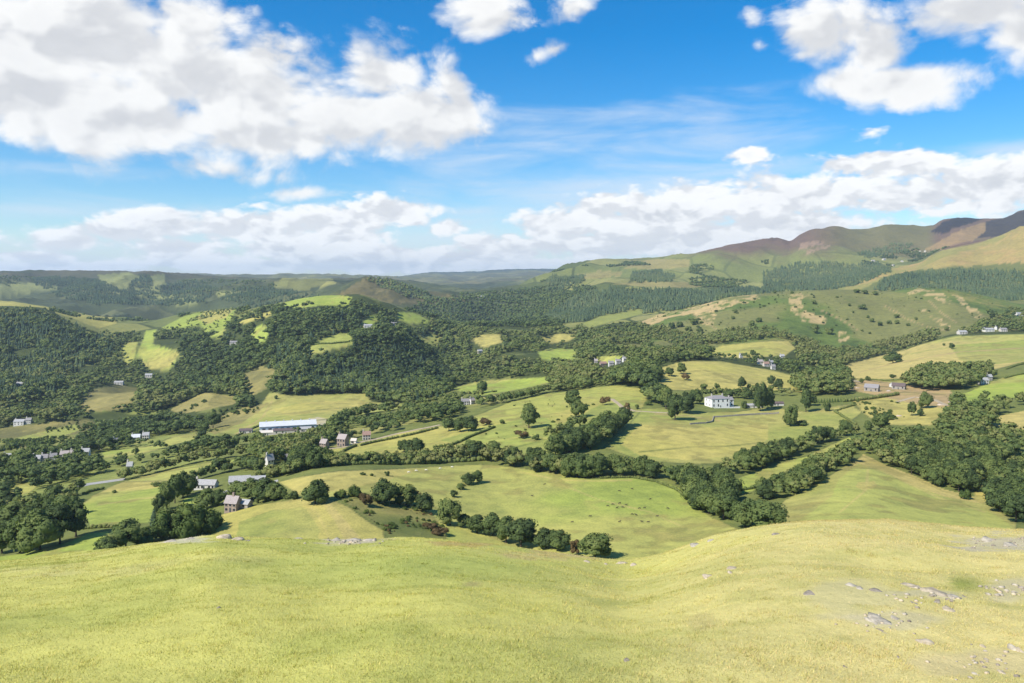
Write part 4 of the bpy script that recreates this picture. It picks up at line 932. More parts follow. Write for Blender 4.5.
hill_h = [(119, 384.5, 10, 10, M_WHITE, M_GREYROOF, 'white house in a clearing on the wooded slope below the strip meadow', 1400), (149, 377, 8, 8, M_CREAM, M_GREYROOF, 'pale grey house in trees right of the white clearing house', 1500), (234, 344, 9, 8, M_CREAM, M_SLATE, 'pale house among trees near the crest fields', 1700), (20, 386, 7, 15, M_CREAM, M_GREYROOF, 'pale house at the edge of the conifer plantation', 1500),
          (368, 327.5, 10, 15, M_WHITE, M_GREYROOF, 'broad white house on the wooded hill beside a bright glade', 2000), (394, 325.5, 7, 20, M_CREAM, M_SLATE, 'pale house under the crown meadow of the wooded hill', 2000), (480, 353, 6, 30, M_CREAM, M_GREYROOF, 'pale house in the wooded valley mouth', 1900),
          (465, 405, 9, 12, M_WHITE, M_SLATE, 'white house with dark roof by the lane above the hill pasture', 1150), (472, 404, 6, 40, M_WHITE, M_PINKROOF, 'small white gable right of the dark roofed lane house', 1150), (481, 297.5, 8, 5, M_CREAM, M_GREYROOF, 'pale building far off in the dark valley', 3300),
          (603, 366.5, 8, 20, M_BRICK, M_REDROOF, 'red roofed house in the hidden village', 1350), (611, 366, 6, 10, M_WHITE, M_SLATE, 'white gabled house in the hidden village', 1350), (618, 364, 6, 14, M_WHITE, M_SLATE, 'white house with slate roof in the hidden village', 1400), (625, 361.5, 6, 18, M_WHITE, M_GREYROOF, 'bright white house at the right of the hidden village', 1450), (596, 363.5, 4, 0, M_CREAM, M_PINKROOF, 'small cottage left of the red roofed village house', 1400),
          (760, 364.5, 6, 10, M_WHITE, M_PINKROOF, 'white house at the left of the hamlet below the long field', 1500), (766, 366.5, 7, 12, M_CREAM, M_REDROOF, 'red roofed house in the hamlet below the long field', 1450), (771, 365, 6, 30, M_WHITE, M_GREYROOF, 'white gable in the middle of the hamlet', 1450), (773, 369.5, 5, 8, M_WHITE, M_SLATE, 'dark roofed white house at the front of the hamlet', 1400), (782, 358.5, 5, 8, M_WHITE, M_GREYROOF, 'white house right of the hamlet by the wood', 1550), (741, 358, 4, 8, M_WHITE, M_GREYROOF, 'white cottage at the foot of the long field', 1600),
          (962, 334, 10, 6, M_CREAM, M_GREYROOF, 'pale farm building at the top of the wide dry field', 1700), (988, 331.5, 12, 6, M_WHITE, M_GREYROOF, 'long pale farmhouse at the top of the wide dry field', 1750), (996, 329.5, 5, 50, M_WHITE, M_SLATE, 'bright white gable beside the long pale farmhouse', 1750), (1003, 331.5, 8, 4, M_CREAM, M_SLATE, 'grey barn right of the white gable', 1750), (1019, 315.5, 9, 14, M_WHITE, M_GREYROOF, 'white house at the frame edge below the spur plantation', 2000),
          (983, 384, 11, 10, M_WHITE, M_GREYROOF, 'white cottage with grey roof at the edge of the right copse', 1100), (989, 380.5, 6, 8, M_CREAM, M_GREYROOF, 'grey roofed barn behind the cottage in the right copse', 1100)]
for u, v, w, rot, wm, rm, lb, ym in hill_h:
    house(u, v, w*.82, rot, lb, wm, rm, .6, 4.4, 2.6, (600, ym + 600), 2, 3, clear=1.0)
far_h = [(873, 261.5), (878, 260.5), (884, 260), (889, 259), (893, 266), (897, 264.5), (920, 252), (925, 251.5), (871, 258.5), (902, 262)]
for i, (u, v) in enumerate(far_h):
    if i in (1, 3, 5, 8): continue
    house(u, v, 2.6 if i % 2 else 3.2, 10*i, ['white house far off under the mountain, %s of the upland hamlet' % s for s in ('leftmost', '', 'middle', '', 'lowest', '', 'upper left', 'upper right', '', 'lower right')][i], M_CREAM, M_GREYROOF, .7, 5, 3, (2600, 5200), 2, 2, clear=1)
# barns by the yard
house(872, 391, 13, -38, 'dark slate roofed barn in the bare yard', M_STONE, M_SLATE, .6, 4, 3.4, (560, 1100), 1, 3, name='barn', cat='barn', chim=(), clear=1.6)
house(899, 389, 12, -38, 'long dark roofed barn at the right end of the bare yard', M_STONE, M_DARKROOF, .55, 3.6, 3, (560, 1100), 1, 3, name='barn', cat='barn', chim=(), clear=1.6)
house(894, 387, 7, 10, 'small white walled shed between the two yard barns', M_WHITE, M_GREYROOF, .7, 2.8, 1.8, (560, 1100), 1, 2, name='shed', cat='shed', chim=(), clear=1.3)
# ------------------------------------------------------------------ where trees stand
vis = Vg <= prevmin + 1e-6
cellA = np.abs(np.gradient(Xg, axis=1)) * np.abs(np.gradient(Yg, axis=0))
fieldpx = allf
TREES = []     # dict: x y z h w kind label cat group

def near_building(u, v, wpx, hpx, y):
    for bu, bv, bw, bh, by, cl, rad, bx in BLD:
        if y < by + rad and abs(u - bu) < (bw + wpx)/2*cl*.72 and v - hpx < bv - bh*.35 and y > by*.72:
            return True
        if math.hypot((u-512)/F*y - bx, y - by) < rad + wpx*y/F*.4: return True
    return False

def covers_field(u, v, hpx, y):
    j = int(np.clip(round((u-U0)/1.6), 0, NC-1)); i0 = int(np.searchsorted(Yrow, y*1.01))
    for k in (.45, .85):
        c = np.nonzero(Vg[i0:, j] <= v - hpx*k)[0]
        if len(c) and allf[i0 + c[0], j] and Vg[i0+c[0], j] <= prevmin[i0+c[0], j]: return True
    return False

def scatter(label, kind, poly, y0, y1, spacing, h, cat='tree', wf=(.8, 1.15), avoid=True, edge=None, hide=1.0, seedk=0, thin=None, gap=None):
    """fill an area of the ground with trees"""
    g = np.random.default_rng(len(TREES) + seedk + 3)
    m = inpoly(Ug, Vg, poly) & (Yg > y0) & (Yg < y1)
    if avoid: m &= ~fieldpx
    m &= Vg - prevmin < hide*h[1]*.8*F/Yg
    ii, jj = np.nonzero(m)
    if not len(ii): print('EMPTY', label); return
    A = cellA[ii, jj]; n = int(A.sum()/spacing**2/.75)
    if n < 1: n = 1
    if n > 30000: n = 30000
    k = g.choice(len(ii), min(n*3, 90000), p=A/A.sum())
    fu = Ug[ii[k], jj[k]] + g.uniform(-.8, .8, len(k)); fy = Yg[ii[k], jj[k]]*(1 + g.uniform(-.0028, .0028, len(k)))
    x = (fu-512)/F*fy; z = zat(x, fy); cell = {}; cnt = 0
    far_ = y0 > 2100
    pn = fbm(x, fy, thin, 5, 3) if thin else None
    gn = fbm(x, fy, 75, 23, 3) if gap else None
    for q in range(len(k)):
        if cnt >= n: break
        if thin and pn[q] < .02: continue
        if gap and gn[q] < gap: continue
        X0, Y0 = x[q], fy[q]
        if not far_:
            ci, cj = int(X0//spacing), int(Y0//spacing); bad = False
            for di in (-1, 0, 1):
                for dj in (-1, 0, 1):
                    for (a, b) in cell.get((ci+di, cj+dj), ()):
                        if (a-X0)**2 + (b-Y0)**2 < (spacing*.72)**2: bad = True; break
            if bad: continue
            cell.setdefault((ci, cj), []).append((X0, Y0))
        hh = g.uniform(*h); ww = g.uniform(*wf)
        if 700 < Y0 < 2300: hh *= .66 + .62*float(vnoise(np.array(X0/38), np.array(Y0/38), 6))
        v = VH + (CAMZ - z[q])/Y0*F
        if avoid and Y0 < 2300 and covers_field(fu[q], v, hh*F/Y0, Y0) and g.random() < .85: continue
        if Y0 < 2200 and near_building(fu[q], v, hh*ww*.8*F/Y0, hh*F/Y0, Y0): continue
        kk = kind if isinstance(kind, str) else kind[0] if g.random() < kind[2] else kind[1]
        TREES.append(dict(x=X0, y=Y0, z=float(z[q]), h=hh, w=ww, kind=kk, label=label, cat=cat)); cnt += 1

def belt(label, kind, line, y0, y1, spacing, h, cat='tree', depth=4, wf=(.85, 1.2), rows_=1, solo=False):
    """trees along a line given in pixels, walked on the ground"""
    g = np.random.default_rng(len(TREES) + 11)
    pts = [at(u, v, y0, y1) for u, v in line]
    for r in range(rows_):
        for a, b in zip(pts[:-1], pts[1:]):
            L = math.hypot(b.x-a.x, b.y-a.y); n = max(1, int(round(L/spacing)))
            for i in range(n):
                t = (i + g.uniform(.1, .9))/n
                x = a.x + (b.x-a.x)*t + g.normal(0, depth*.4); y = a.y + (b.y-a.y)*t + g.normal(0, depth*.4) + r*depth
                hh = g.uniform(*h); z = float(zat(x, y)); u = 512 + x/y*F; v = VH + (CAMZ-z)/y*F; ww = g.uniform(*wf)
                if near_building(u, v, hh*ww*.8*F/y, hh*F/y, y): continue
                TREES.append(dict(x=x, y=y, z=z, h=hh, w=ww, kind=kind, label=label, cat=cat))
def tree(u, v, hpx, wpx, kind, label, y0=100, y1=4000, cat=None):
    q = at(u, v, y0, y1)
    nat = {'broad': .95, 'bush': 1.3, 'gorse': 1.6, 'rust': 1.15, 'cone': .37}[kind]
    TREES.append(dict(x=q.x, y=q.y, z=q.z, h=hpx*q.y/F, w=wpx/hpx/nat, kind=kind, label=label, cat=cat or ('tree' if kind in ('broad', 'cone') else 'shrub'), solo=True))

# --- single trees and bushes, nearest first
for a in [
 (2, 553, 34, 34, 'broad', 'dark broad tree at the frame edge of the near left clump'), (20, 553, 40, 36, 'broad', 'second dark tree from the frame edge in the near left clump'), (40, 550, 43, 38, 'broad', 'tallest dark tree in the middle of the near left clump'),
 (60, 544, 42, 36, 'broad', 'dark tree right of the tallest one in the near left clump'), (76, 537, 37, 32, 'broad', 'rounded tree at the right end of the near left clump'), (14, 532, 30, 36, 'broad', 'tree standing behind the second dark tree of the near left clump'), (36, 524, 26, 34, 'bush', 'pale green bush behind the near left clump'), (66, 517, 26, 30, 'broad', 'tree at the back of the near left clump beside the left meadow'), (4, 512, 22, 26, 'broad', 'tree behind the near left clump at the frame edge'),
 (126, 549, 30, 34, 'broad', 'dense dark tree on its own below the left meadow'), (107, 553, 17, 30, 'bush', 'low bush at the foot of the dense lone tree'), (139, 545, 16, 24, 'bush', 'small bush on the brow right of the dense lone tree'),
 (152, 541, 18, 28, 'gorse', 'bright green bush at the left of the thicket below the farmhouse'), (168, 538, 24, 32, 'gorse', 'tall bright green bush in the thicket below the farmhouse'), (186, 536, 26, 34, 'gorse', 'broad bright green bush in the middle of the thicket'), (203, 533, 24, 32, 'gorse', 'rounded green bush at the right of the thicket below the farmhouse'), (214, 527, 18, 22, 'gorse', 'green bush against the bare spur field under the farmhouse'), (176, 524, 20, 30, 'bush', 'dark bush behind the thicket below the farmhouse'), (196, 520, 16, 28, 'bush', 'bush behind the thicket, closest to the farmhouse'),
 (154, 526, 18, 11, 'cone', 'small dark pointed tree at the meadow corner'), (160, 517, 24, 14, 'broad', 'narrow tree beside the right edge of the left meadow'), (167, 509, 27, 18, 'broad', 'upright dark tree in the row right of the left meadow'), (175, 503, 30, 20, 'broad', 'tall dark tree in the row right of the left meadow'), (183, 498, 27, 20, 'broad', 'dark tree at the top of the row right of the left meadow'), (190, 494, 20, 17, 'broad', 'tree next to the white bungalow'),
 (207, 508, 20, 24, 'broad', 'leafy tree left of the brick farmhouse'), (219, 506, 17, 18, 'broad', 'leafy tree touching the left gable of the brick farmhouse'), (237, 497, 17, 22, 'broad', 'leafy tree behind the brick farmhouse'), (252, 500, 22, 26, 'broad', 'broad leafy tree right of the brick farmhouse'), (266, 501, 24, 26, 'broad', 'tall leafy tree right of the farmhouse outbuilding'), (276, 500, 18, 20, 'broad', 'leafy tree at the right end of the farmhouse trees'),
 (285, 499, 11, 8, 'broad', 'small dark upright tree on the spur field hedge'), (294, 500, 9.5, 9, 'broad', 'small round tree on the spur field hedge'), (315, 504, 25, 26, 'broad', 'leafy tree on the brow of the spur field'), (322, 503, 12, 16, 'bush', 'low bush beside the leafy tree on the spur brow'), (340, 497, 8, 14, 'gorse', 'small gorse bush on the pasture edge'), (356, 497, 12, 14, 'gorse', 'yellowish bush left of the brown bush'),
 (366, 506, 15, 13, 'rust', 'brownish bush left of the two round trees'), (385, 504, 26, 25, 'broad', 'largest round green tree at the head of the bracken bank'), (406, 505, 22, 23, 'broad', 'second round green tree at the head of the bracken bank'), (425, 512, 20, 20, 'broad', 'round green tree at the right of the bracken bank'), (416, 500, 10, 14, 'rust', 'russet bush behind the two round trees'),
 (450, 525, 27, 28, 'broad', 'dark round tree beside the bracken bank'), (464, 527, 14, 18, 'bush', 'bush in the gap right of the dark round tree'), (477, 533, 19, 24, 'broad', 'dark squat tree in the row below the cattle field'), (493, 535, 23, 24, 'broad', 'green tree in the row below the cattle field'), (506, 543, 27, 26, 'broad', 'green tree standing just over the brow of the hilltop'), (521, 547, 30, 36, 'broad', 'broad tree just over the brow below the cattle field'), (546, 548, 20, 24, 'broad', 'dark tree right of the broad tree on the brow'), (560, 550, 21, 24, 'broad', 'rounded dark tree below the cattle herd'), (576, 556, 17, 15, 'rust', 'brownish bush between two dark trees on the brow'), (595, 560, 28, 38, 'broad', 'broad tree at the right end of the row on the brow'), (440, 535, 8, 16, 'rust', 'rusty bracken clump on the brow'), (430, 529, 8, 14, 'rust', 'rusty bracken clump beside the bracken bank'),
 (468, 484, 12, 13, 'broad', 'dark tree in the field line across the cattle field'), (477, 483, 13.5, 13, 'broad', 'dark tree at the top of the field line across the cattle field'), (461, 489.5, 7, 10, 'bush', 'bush halfway down the field line across the cattle field'), (454, 497, 7.5, 9, 'bush', 'lowest bush in the field line across the cattle field'),
 (387, 475.5, 5, 5, 'bush', 'tiny thorn bush alone in the pasture below the belt'), (363, 475, 3, 6, 'bush', 'small thorn in the pasture left of the tiny bush'), (372, 476, 3, 5, 'bush', 'small thorn in the pasture between two others'),
 (745, 527, 27, 30, 'broad', 'large round tree at the lower right corner of the cattle field'), (768, 529, 29, 46, 'broad', 'broad green tree behind the right mound'), (757, 520, 22, 24, 'bush', 'pale bush between the two trees behind the right mound'),
 (529, 428, 26, 24, 'broad', 'lone dark round tree on the hill pasture'), (574, 407, 18, 22, 'broad', 'lone round tree near the top of the hill pasture'), (579, 417, 18, 15, 'broad', 'yellowish tree above the dark copse'), (522, 438, 9, 13, 'rust', 'small brownish thorn below the lone dark tree'), (536, 440, 6, 8, 'bush', 'small pale bush left of the dark copse'), (605, 405, 10, 10, 'rust', 'thin brownish tree below the house wood'), (627, 413, 11, 8, 'rust', 'thin tree at the lane below the house wood'), (648, 405, 4, 9, 'bush', 'low round bush by the lane to the country house'), (637, 409, 5, 5, 'bush', 'small bush by the lane below the house wood'),
 (415, 454, 17, 21, 'broad', 'round dark tree alone on the hedged pasture'), (404, 452, 13, 14, 'broad', 'smaller tree next to the round dark pasture tree'), (449, 431, 14, 15, 'broad', 'tree at the left of the trio by the lane hedge'), (460, 432, 15, 16, 'broad', 'middle tree of the trio by the lane hedge'), (471, 431, 16, 17, 'broad', 'right tree of the trio by the lane hedge'), (486, 425, 8, 12, 'rust', 'brown thorn at the top of the hedged pasture'), (502, 424, 5, 7, 'bush', 'small bush high on the hill pasture'),
 (669, 376, 9, 12, 'broad', 'left dark bush on the rounded hill field'), (681, 374, 12, 12, 'broad', 'larger dark bush on the rounded hill field'), (686, 380, 8, 8, 'rust', 'thin brownish thorn under the bushes of the hill field'), (742, 388, 12, 8.5, 'broad', 'upright tree on the hedge behind the country house'), (749, 388, 5, 4, 'bush', 'small tree right of the upright hedge tree'), (772, 386, 11, 9, 'broad', 'tree at the right end of the hill field hedge'), (778, 389, 11, 10, 'broad', 'second tree at the right end of the hill field hedge'), (717, 389, 6, 6, 'bush', 'small bush on the hedge behind the country house'), (704, 390, 7, 9, 'bush', 'bush on the hedge left of the country house roof'),
 (675, 420, 27, 20, 'broad', 'tall tree at the end of the lawn left of the country house'), (686, 413, 22, 19, 'broad', 'full tree left of the country house'), (697, 404, 16, 14, 'broad', 'tree close behind the left gable of the country house'), (666, 409, 24, 18, 'broad', 'tree above the lane left of the country house'),
 (760, 411, 33, 15, 'broad', 'very tall tree right of the country house'), (768, 409, 22, 13, 'broad', 'lower tree beside the very tall one'), (744, 408.5, 8, 6, 'bush', 'dark shrub in front of the white outbuilding'), (728, 398, 9, 12, 'broad', 'tree behind the country house roof'), (738, 398, 10, 12, 'broad', 'tree behind the right wing of the country house'), (747, 399, 11, 12, 'broad', 'tree behind the white outbuilding'),
 (790, 426, 24, 16, 'broad', 'spreading tree below the clipped row'), (800, 425, 5, 16, 'bush', 'low shrub at the foot of the spreading tree'), (806, 412, 25, 15, 'broad', 'tall dark tree left of the clipped conifer row'), (811, 406, 14, 12, 'broad', 'dark tree behind the tall one by the clipped row'), (827, 411, 9, 7, 'bush', 'small dark cone shaped shrub on the lawn'),
 (818, 443, 20, 18, 'broad', 'dark tree on the hedge below the lawn field'), (830, 441, 15, 16, 'broad', 'tree right of the dark one on the hedge below the lawn field'), (846, 436, 17, 15, 'broad', 'tree at the right end of the hedge below the lawn field'), (868, 432, 12, 12, 'broad', 'tree left of the round copse tree'), (881, 430, 18, 19, 'broad', 'round tree at the head of the right copse'), (912, 416, 15, 9, 'broad', 'thin tree on the quarry slope'), (926, 408, 17, 13, 'broad', 'dark leaning tree on the quarry slope'), (920, 416, 8, 8, 'bush', 'bush beside the dark leaning tree'),
 (868, 381, 5, 6, 'bush', 'small round tree by the yard gate'), (893, 378, 4, 8, 'bush', 'low bush on the dry field over the yard'), (862, 383, 5, 6, 'bush', 'bush over the yard wall'),
 (893, 363, 12, 17, 'broad', 'dark tree jutting into the wide dry field'), (952, 349, 6.5, 6, 'broad', 'lone small tree in the wide dry field'), (944, 346, 3, 3.5, 'bush', 'lone thorn in the wide dry field'), (753, 356, 6.5, 6.5, 'broad', 'lone round tree on the long field'), (748, 357, 3, 4, 'bush', 'thorn near the lone tree of the long field'),
 (276, 399, 4, 4, 'bush', 'dark thorn alone in the factory meadow'), (347, 393, 11, 9, 'broad', 'lone tree at the wood edge over the factory meadow'), (213, 428, 17, 16, 'broad', 'dark tree left of the scrub bank'), (203, 431, 10, 14, 'broad', 'rounded tree left of the scrub bank'), (482, 393, 13, 12, 'broad', 'tree in front of the bend field'),
 (114, 493, 3, 6, 'bush', 'small bush in the upper left meadow'), (158, 486, 3, 10, 'bush', 'low bush at the top corner of the left meadow'),
 (1016, 522, 30, 32, 'broad', 'large tree at the frame edge below the right copse'), (1000, 512, 22, 22, 'broad', 'tree left of the large frame edge tree'), (965, 499, 11, 12, 'gorse', 'small bright bush at the corner of the triangular field'),
]: tree(*a)
for i, a in enumerate([(814, 304, 4.5, 7), (862, 309, 5, 9), (815, 333, 9, 10), (829, 334, 7, 8), (897, 318, 4.5, 7), (897, 324, 4.5, 6), (875, 295, 4, 7), (865, 294, 4.5, 8), (857, 293, 4.5, 8), (849, 306, 3, 4), (916, 320, 3, 4), (993, 318, 8, 9), (989, 314, 6, 7), (672, 329, 7, 7), (694, 325, 7, 9), (680, 327, 6, 7), (658, 331, 6, 8), (700, 333, 6, 7), (688, 331, 5, 7), (759, 322, 5, 6), (752, 326, 6, 8), (735, 313, 4, 7), (733, 319, 3, 5), (775, 293.5, 3, 5), (872, 322, 4, 5), (880, 326, 5, 6), (868, 318, 3, 4), (889, 324, 4, 5), (908, 326, 3, 4), (947, 331, 5, 6), (778, 319, 2.5, 3), (853, 313, 2.5, 3)]):
    tree(*a, 'bush', 'dark bush scattered on the open bracken hill', 1400, 2500)
# --- rows and belts
belt('tree in the dense belt along the top edge of the cattle field', 'broad', [(256, 481), (300, 472), (340, 465), (400, 464), (450, 461.5)], 420, 800, 4.6, (6, 9.5), rows_=3, depth=6)
belt('tree in the dense belt along the top edge of the cattle field', 'broad', [(445, 461.5), (490, 459), (520, 467), (560, 475), (600, 477)], 380, 800, 5.6, (9.5, 14), rows_=2, depth=7)
belt('tree in the leafy line bending round the cattle field', 'broad', [(600, 477), (632, 475), (660, 479), (684, 487)], 380, 700, 6.5, (9, 13), rows_=2, depth=6)
belt('tree in the leafy line bending round the cattle field', 'broad', [(688, 488), (700, 502), (715, 514), (732, 521)], 300, 640, 6, (10, 14), rows_=2, depth=5)
belt('tree in the clump at the bend of the lane meadow', 'broad', [(700, 488), (716, 484), (726, 492), (730, 506)], 340, 700, 6.5, (9, 13), rows_=2, depth=6)
belt('tree of the dark copse on the hill pasture', 'broad', [(556, 457), (572, 452), (588, 448), (604, 438), (616, 430), (626, 426)], 480, 900, 6.5, (13, 17), rows_=2, depth=7)
belt('tree of the dark copse on the hill pasture', 'broad', [(548, 440), (560, 437), (574, 430), (584, 424)], 480, 900, 8, (9, 12))
belt('tree on the hedge between house field and lane meadow', 'broad', [(735, 474), (755, 468), (772, 462), (790, 456), (806, 448)], 420, 900, 6.5, (9, 13), rows_=2, depth=6)
belt('tree on the hedge above the lane meadow', 'broad', [(808, 447), (825, 441), (845, 437), (858, 434)], 420, 900, 8, (6, 9))
belt('tree of the scrub line left of the triangular field', 'broad', [(768, 500), (786, 496), (800, 488), (815, 477), (835, 468), (850, 460)], 330, 700, 5.5, (8, 11.5), rows_=2, depth=7)
belt('tree of the scrub line left of the triangular field', 'broad', [(790, 484), (812, 472), (835, 462), (856, 448)], 380, 760, 7, (7, 10))
belt('tree behind the country house lawn', 'broad', [(700, 399), (722, 396), (745, 396), (760, 394), (795, 396)], 700, 1100, 9, (8, 12))
belt('tree on the hedge by the hill pasture lane', 'broad', [(500, 404), (520, 399), (545, 393), (560, 391)], 700, 1200, 8, (8, 12), rows_=2)
belt('hedge tree at the top of the left strip meadow', 'broad', [(120, 481), (150, 474), (185, 465), (250, 455)], 520, 1000, 6, (7, 11), rows_=2, depth=6)
belt('tree on the hedge below the left strip meadow', 'broad', [(190, 481), (215, 475), (247, 468), (262, 474)], 460, 900, 6.5, (7, 11), rows_=2, depth=5)
belt('bush along the near edge of the spur field', 'bush', [(256, 503), (275, 500), (300, 498)], 330, 600, 5, (2, 3.5), 'shrub', depth=2)
belt('low gorse along the head of the bracken bank', 'gorse', [(330, 498), (352, 497), (372, 498), (400, 500)], 330, 600, 5, (1.2, 2.6), 'shrub', depth=3)
belt('tree in the row below the shed field', 'broad', [(332, 429), (345, 420), (372, 413), (400, 409)], 700, 1200, 8, (9, 13), rows_=2, depth=8)
scatter('tree of the wooded valley mouth', 'broad', [(536, 393), (551, 380), (552, 376), (580, 375), (612, 364), (622, 384), (612, 386), (575, 391)], 700, 1300, 9.5, (10, 14))
# --- clumps
scatter('tree of the wood left of the country house', 'broad', [(612, 384), (622, 397), (640, 398), (664, 408), (664, 392), (656, 374), (640, 364), (618, 367)], 640, 1200, 8.5, (14, 18))
scatter('tree of the dark wood behind the clipped row', 'broad', [(793, 390), (800, 394), (842, 396), (850, 390), (846, 378), (815, 378), (796, 384)], 640, 1200, 8.5, (13, 17), avoid=False)
scatter('tree of the copse beside the wide dry field', 'broad', [(904, 386), (930, 391), (962, 390), (990, 380), (992, 375), (960, 370), (925, 372)], 640, 1300, 8.5, (13, 17), avoid=False)
scatter('tree of the large copse on the right', 'broad', [(858, 448), (872, 456), (892, 469), (920, 477), (945, 491), (970, 494), (985, 480), (1002, 462), (1030, 452), (1060, 440), (1060, 414), (1010, 416), (985, 422), (968, 427), (950, 434), (930, 440), (900, 440), (880, 440)], 330, 820, 7, (9, 13))
scatter('tree of the upper belt of the large right copse', 'broad', [(928, 430), (950, 432), (985, 420), (1010, 410), (1060, 400), (1060, 386), (1010, 396), (985, 402), (955, 404), (940, 412)], 420, 980, 7.5, (9, 13))
scatter('tree at the lower corner of the large right copse', 'broad', [(990, 500), (1012, 518), (1060, 520), (1060, 470), (1010, 468), (996, 482)], 300, 700, 7, (9, 12), avoid=False)
scatter('tree on the valley side below the left meadow', 'broad', [(-150, 540), (0, 512), (40, 506), (78, 494), (70, 512), (40, 520), (0, 530)], 380, 800, 9, (8, 12))
V_T = [(-200, 508), (0, 503), (60, 493), (120, 479), (150, 471), (250, 454), (268, 470), (290, 476), (326, 468), (330, 455), (318, 449), (343, 440), (432, 424), (470, 412), (505, 401), (505, 392), (450, 398), (400, 410), (345, 418), (330, 428), (262, 434), (235, 440), (200, 425), (170, 412), (100, 408), (84, 420), (96, 426), (70, 442), (0, 455), (-200, 460)]
scatter('tree among the houses of the valley floor', 'broad', V_T, 500, 1250, 9.5, (7, 13), wf=(.9, 1.35), gap=-.06)
scatter('tree between the factory and the pasture corner', 'broad', [(250, 455), (262, 438), (330, 432), (345, 438), (318, 449), (330, 456), (326, 468), (290, 474), (268, 468)], 480, 950, 8, (9, 13))
scatter('bush on the rough bank', ('gorse', 'bush', .5), [(-100, 448), (-100, 426), (0, 430), (40, 425), (88, 420), (95, 426), (70, 442), (0, 454)], 750, 1300, 8, (1.2, 4.5), 'shrub', avoid=False, thin=60, wf=(.7, 1.5))
scatter('bush on the banks below the wood', ('gorse', 'bush', .5), [(170, 412), (190, 398), (205, 392), (240, 398), (262, 404), (255, 412), (215, 434), (200, 428)], 750, 1500, 8, (1.2, 5), 'shrub', avoid=False, thin=60, wf=(.7, 1.5))
scatter('bush among the bracken of the near bank', ('gorse', 'rust', .85), [(343, 500), (405, 501), (430, 513), (445, 531), (392, 550), (384, 530), (366, 517)], 250, 460, 3.0, (.5, 1.5), 'shrub', avoid=False, wf=(.8, 1.5), thin=14)
scatter('dark bush scattered on the open bracken hill', ('gorse', 'bush', .5), [(646, 324), (662, 314), (732, 297), (768, 293), (850, 290), (943, 290), (985, 298), (1010, 312), (955, 331), (905, 338), (850, 340), (800, 332), (735, 330), (680, 334)], 1400, 2450, 24, (1.2, 4.5), 'shrub', thin=90, wf=(.8, 1.5), avoid=False)
scatter('tree of the row low on the bracken hill', 'broad', [(706, 345), (712, 336), (735, 331), (752, 328), (764, 332), (760, 340), (730, 344)], 1300, 2200, 10, (9, 14), avoid=False)
scatter('shrub on the quarry slope', ('gorse', 'bush', .6), [(850, 402), (905, 396), (945, 402), (940, 418), (890, 426), (862, 412)], 480, 1000, 6, (.8, 3), 'shrub', thin=40, wf=(.8, 1.5), avoid=False)
scatter('rough tuft bush on the hill pasture', ('gorse', 'bush', .7), [(470, 430), (512, 405), (560, 395), (600, 392), (600, 430), (560, 445), (500, 440)], 480, 1080, 12, (.6, 1.8), 'shrub', thin=35, wf=(.9, 1.5), avoid=False)
scatter('bush in the rough pasture corner of the house field', ('gorse', 'bush', .6), [(615, 412), (640, 412), (668, 418), (650, 426), (625, 424)], 480, 1000, 9, (.8, 2.2), 'shrub', thin=35, wf=(.8, 1.4), avoid=False)
# --- the woods
PLANT = [(-200, 312), (0, 311), (40, 313), (75, 328), (108, 344), (112, 352), (90, 364), (70, 374), (55, 394), (20, 402), (-200, 404)]
scatter('conifer of the plantation on the far left slope', ('cone', 'broad', .72), PLANT, 1050, 2200, 6.6, (13, 21), gap=-.2)
scatter('tree of the wood under the left plantation', 'broad', [(-200, 400), (20, 398), (55, 390), (72, 370), (112, 348), (135, 345), (135, 362), (150, 372), (170, 374), (180, 360), (190, 345), (200, 380), (200, 400), (160, 415), (100, 410), (84, 421), (0, 430), (-200, 440)], 950, 1950, 10.5, (9, 15), wf=(.9, 1.35), gap=-.09)
scatter('tree of the wooded hill in the middle', ('broad', 'cone', .88), [(180, 345), (200, 326), (222, 340), (234, 322), (256, 313), (280, 308), (320, 303), (356, 303), (384, 310), (426, 321), (450, 330), (450, 400), (405, 408), (345, 395), (270, 394), (255, 408), (200, 404), (185, 380)], 1000, 2150, 10.5, (11, 18), wf=(.9, 1.35), gap=-.24)
scatter('conifer of the plantation on the wooded hill', 'cone', [(280, 350), (345, 346), (352, 340), (365, 350), (420, 350), (445, 372), (440, 396), (400, 402), (366, 392), (290, 394), (276, 385)], 1000, 2000, 8.5, (13, 18))
scatter('tree of the wooded valley mouth', 'broad', [(430, 322), (450, 329), (512, 333), (576, 331), (640, 324), (646, 340), (664, 345), (700, 351), (714, 358), (700, 362), (660, 361), (648, 366), (618, 380), (580, 378), (548, 376), (500, 380), (450, 388), (440, 360)], 1080, 2150, 11, (9, 16), wf=(.9, 1.35), gap=-.1)
scatter('tree of the belt at the foot of the bracken hill', 'broad', [(640, 326), (652, 340), (700, 347), (720, 342), (768, 338), (790, 340), (800, 348), (796, 360), (830, 374), (848, 364), (880, 360), (905, 350), (935, 340), (940, 333), (905, 339), (870, 347), (830, 350), (800, 338), (768, 328), (735, 332), (710, 338), (690, 336)], 1200, 2000, 9.5, (9, 14))
scatter('tree of the belt at the top of the wide dry field', 'broad', [(955, 335), (1060, 330), (1060, 312), (1010, 312), (990, 322), (975, 327)], 1200, 2100, 9.5, (8, 13))
scatter('tree above the hill field', 'broad', [(655, 368), (690, 360), (720, 360), (770, 369), (800, 376), (800, 366), (760, 360), (715, 357), (690, 354), (655, 358)], 1000, 1600, 10, (8, 12))
scatter('tree on the crest fields of the left hill', 'broad', [(98, 330), (120, 320), (150, 318), (200, 312), (235, 309), (256, 312), (256, 318), (220, 340), (205, 338), (160, 340), (120, 345)], 1500, 2800, 10, (9, 14), thin=120)
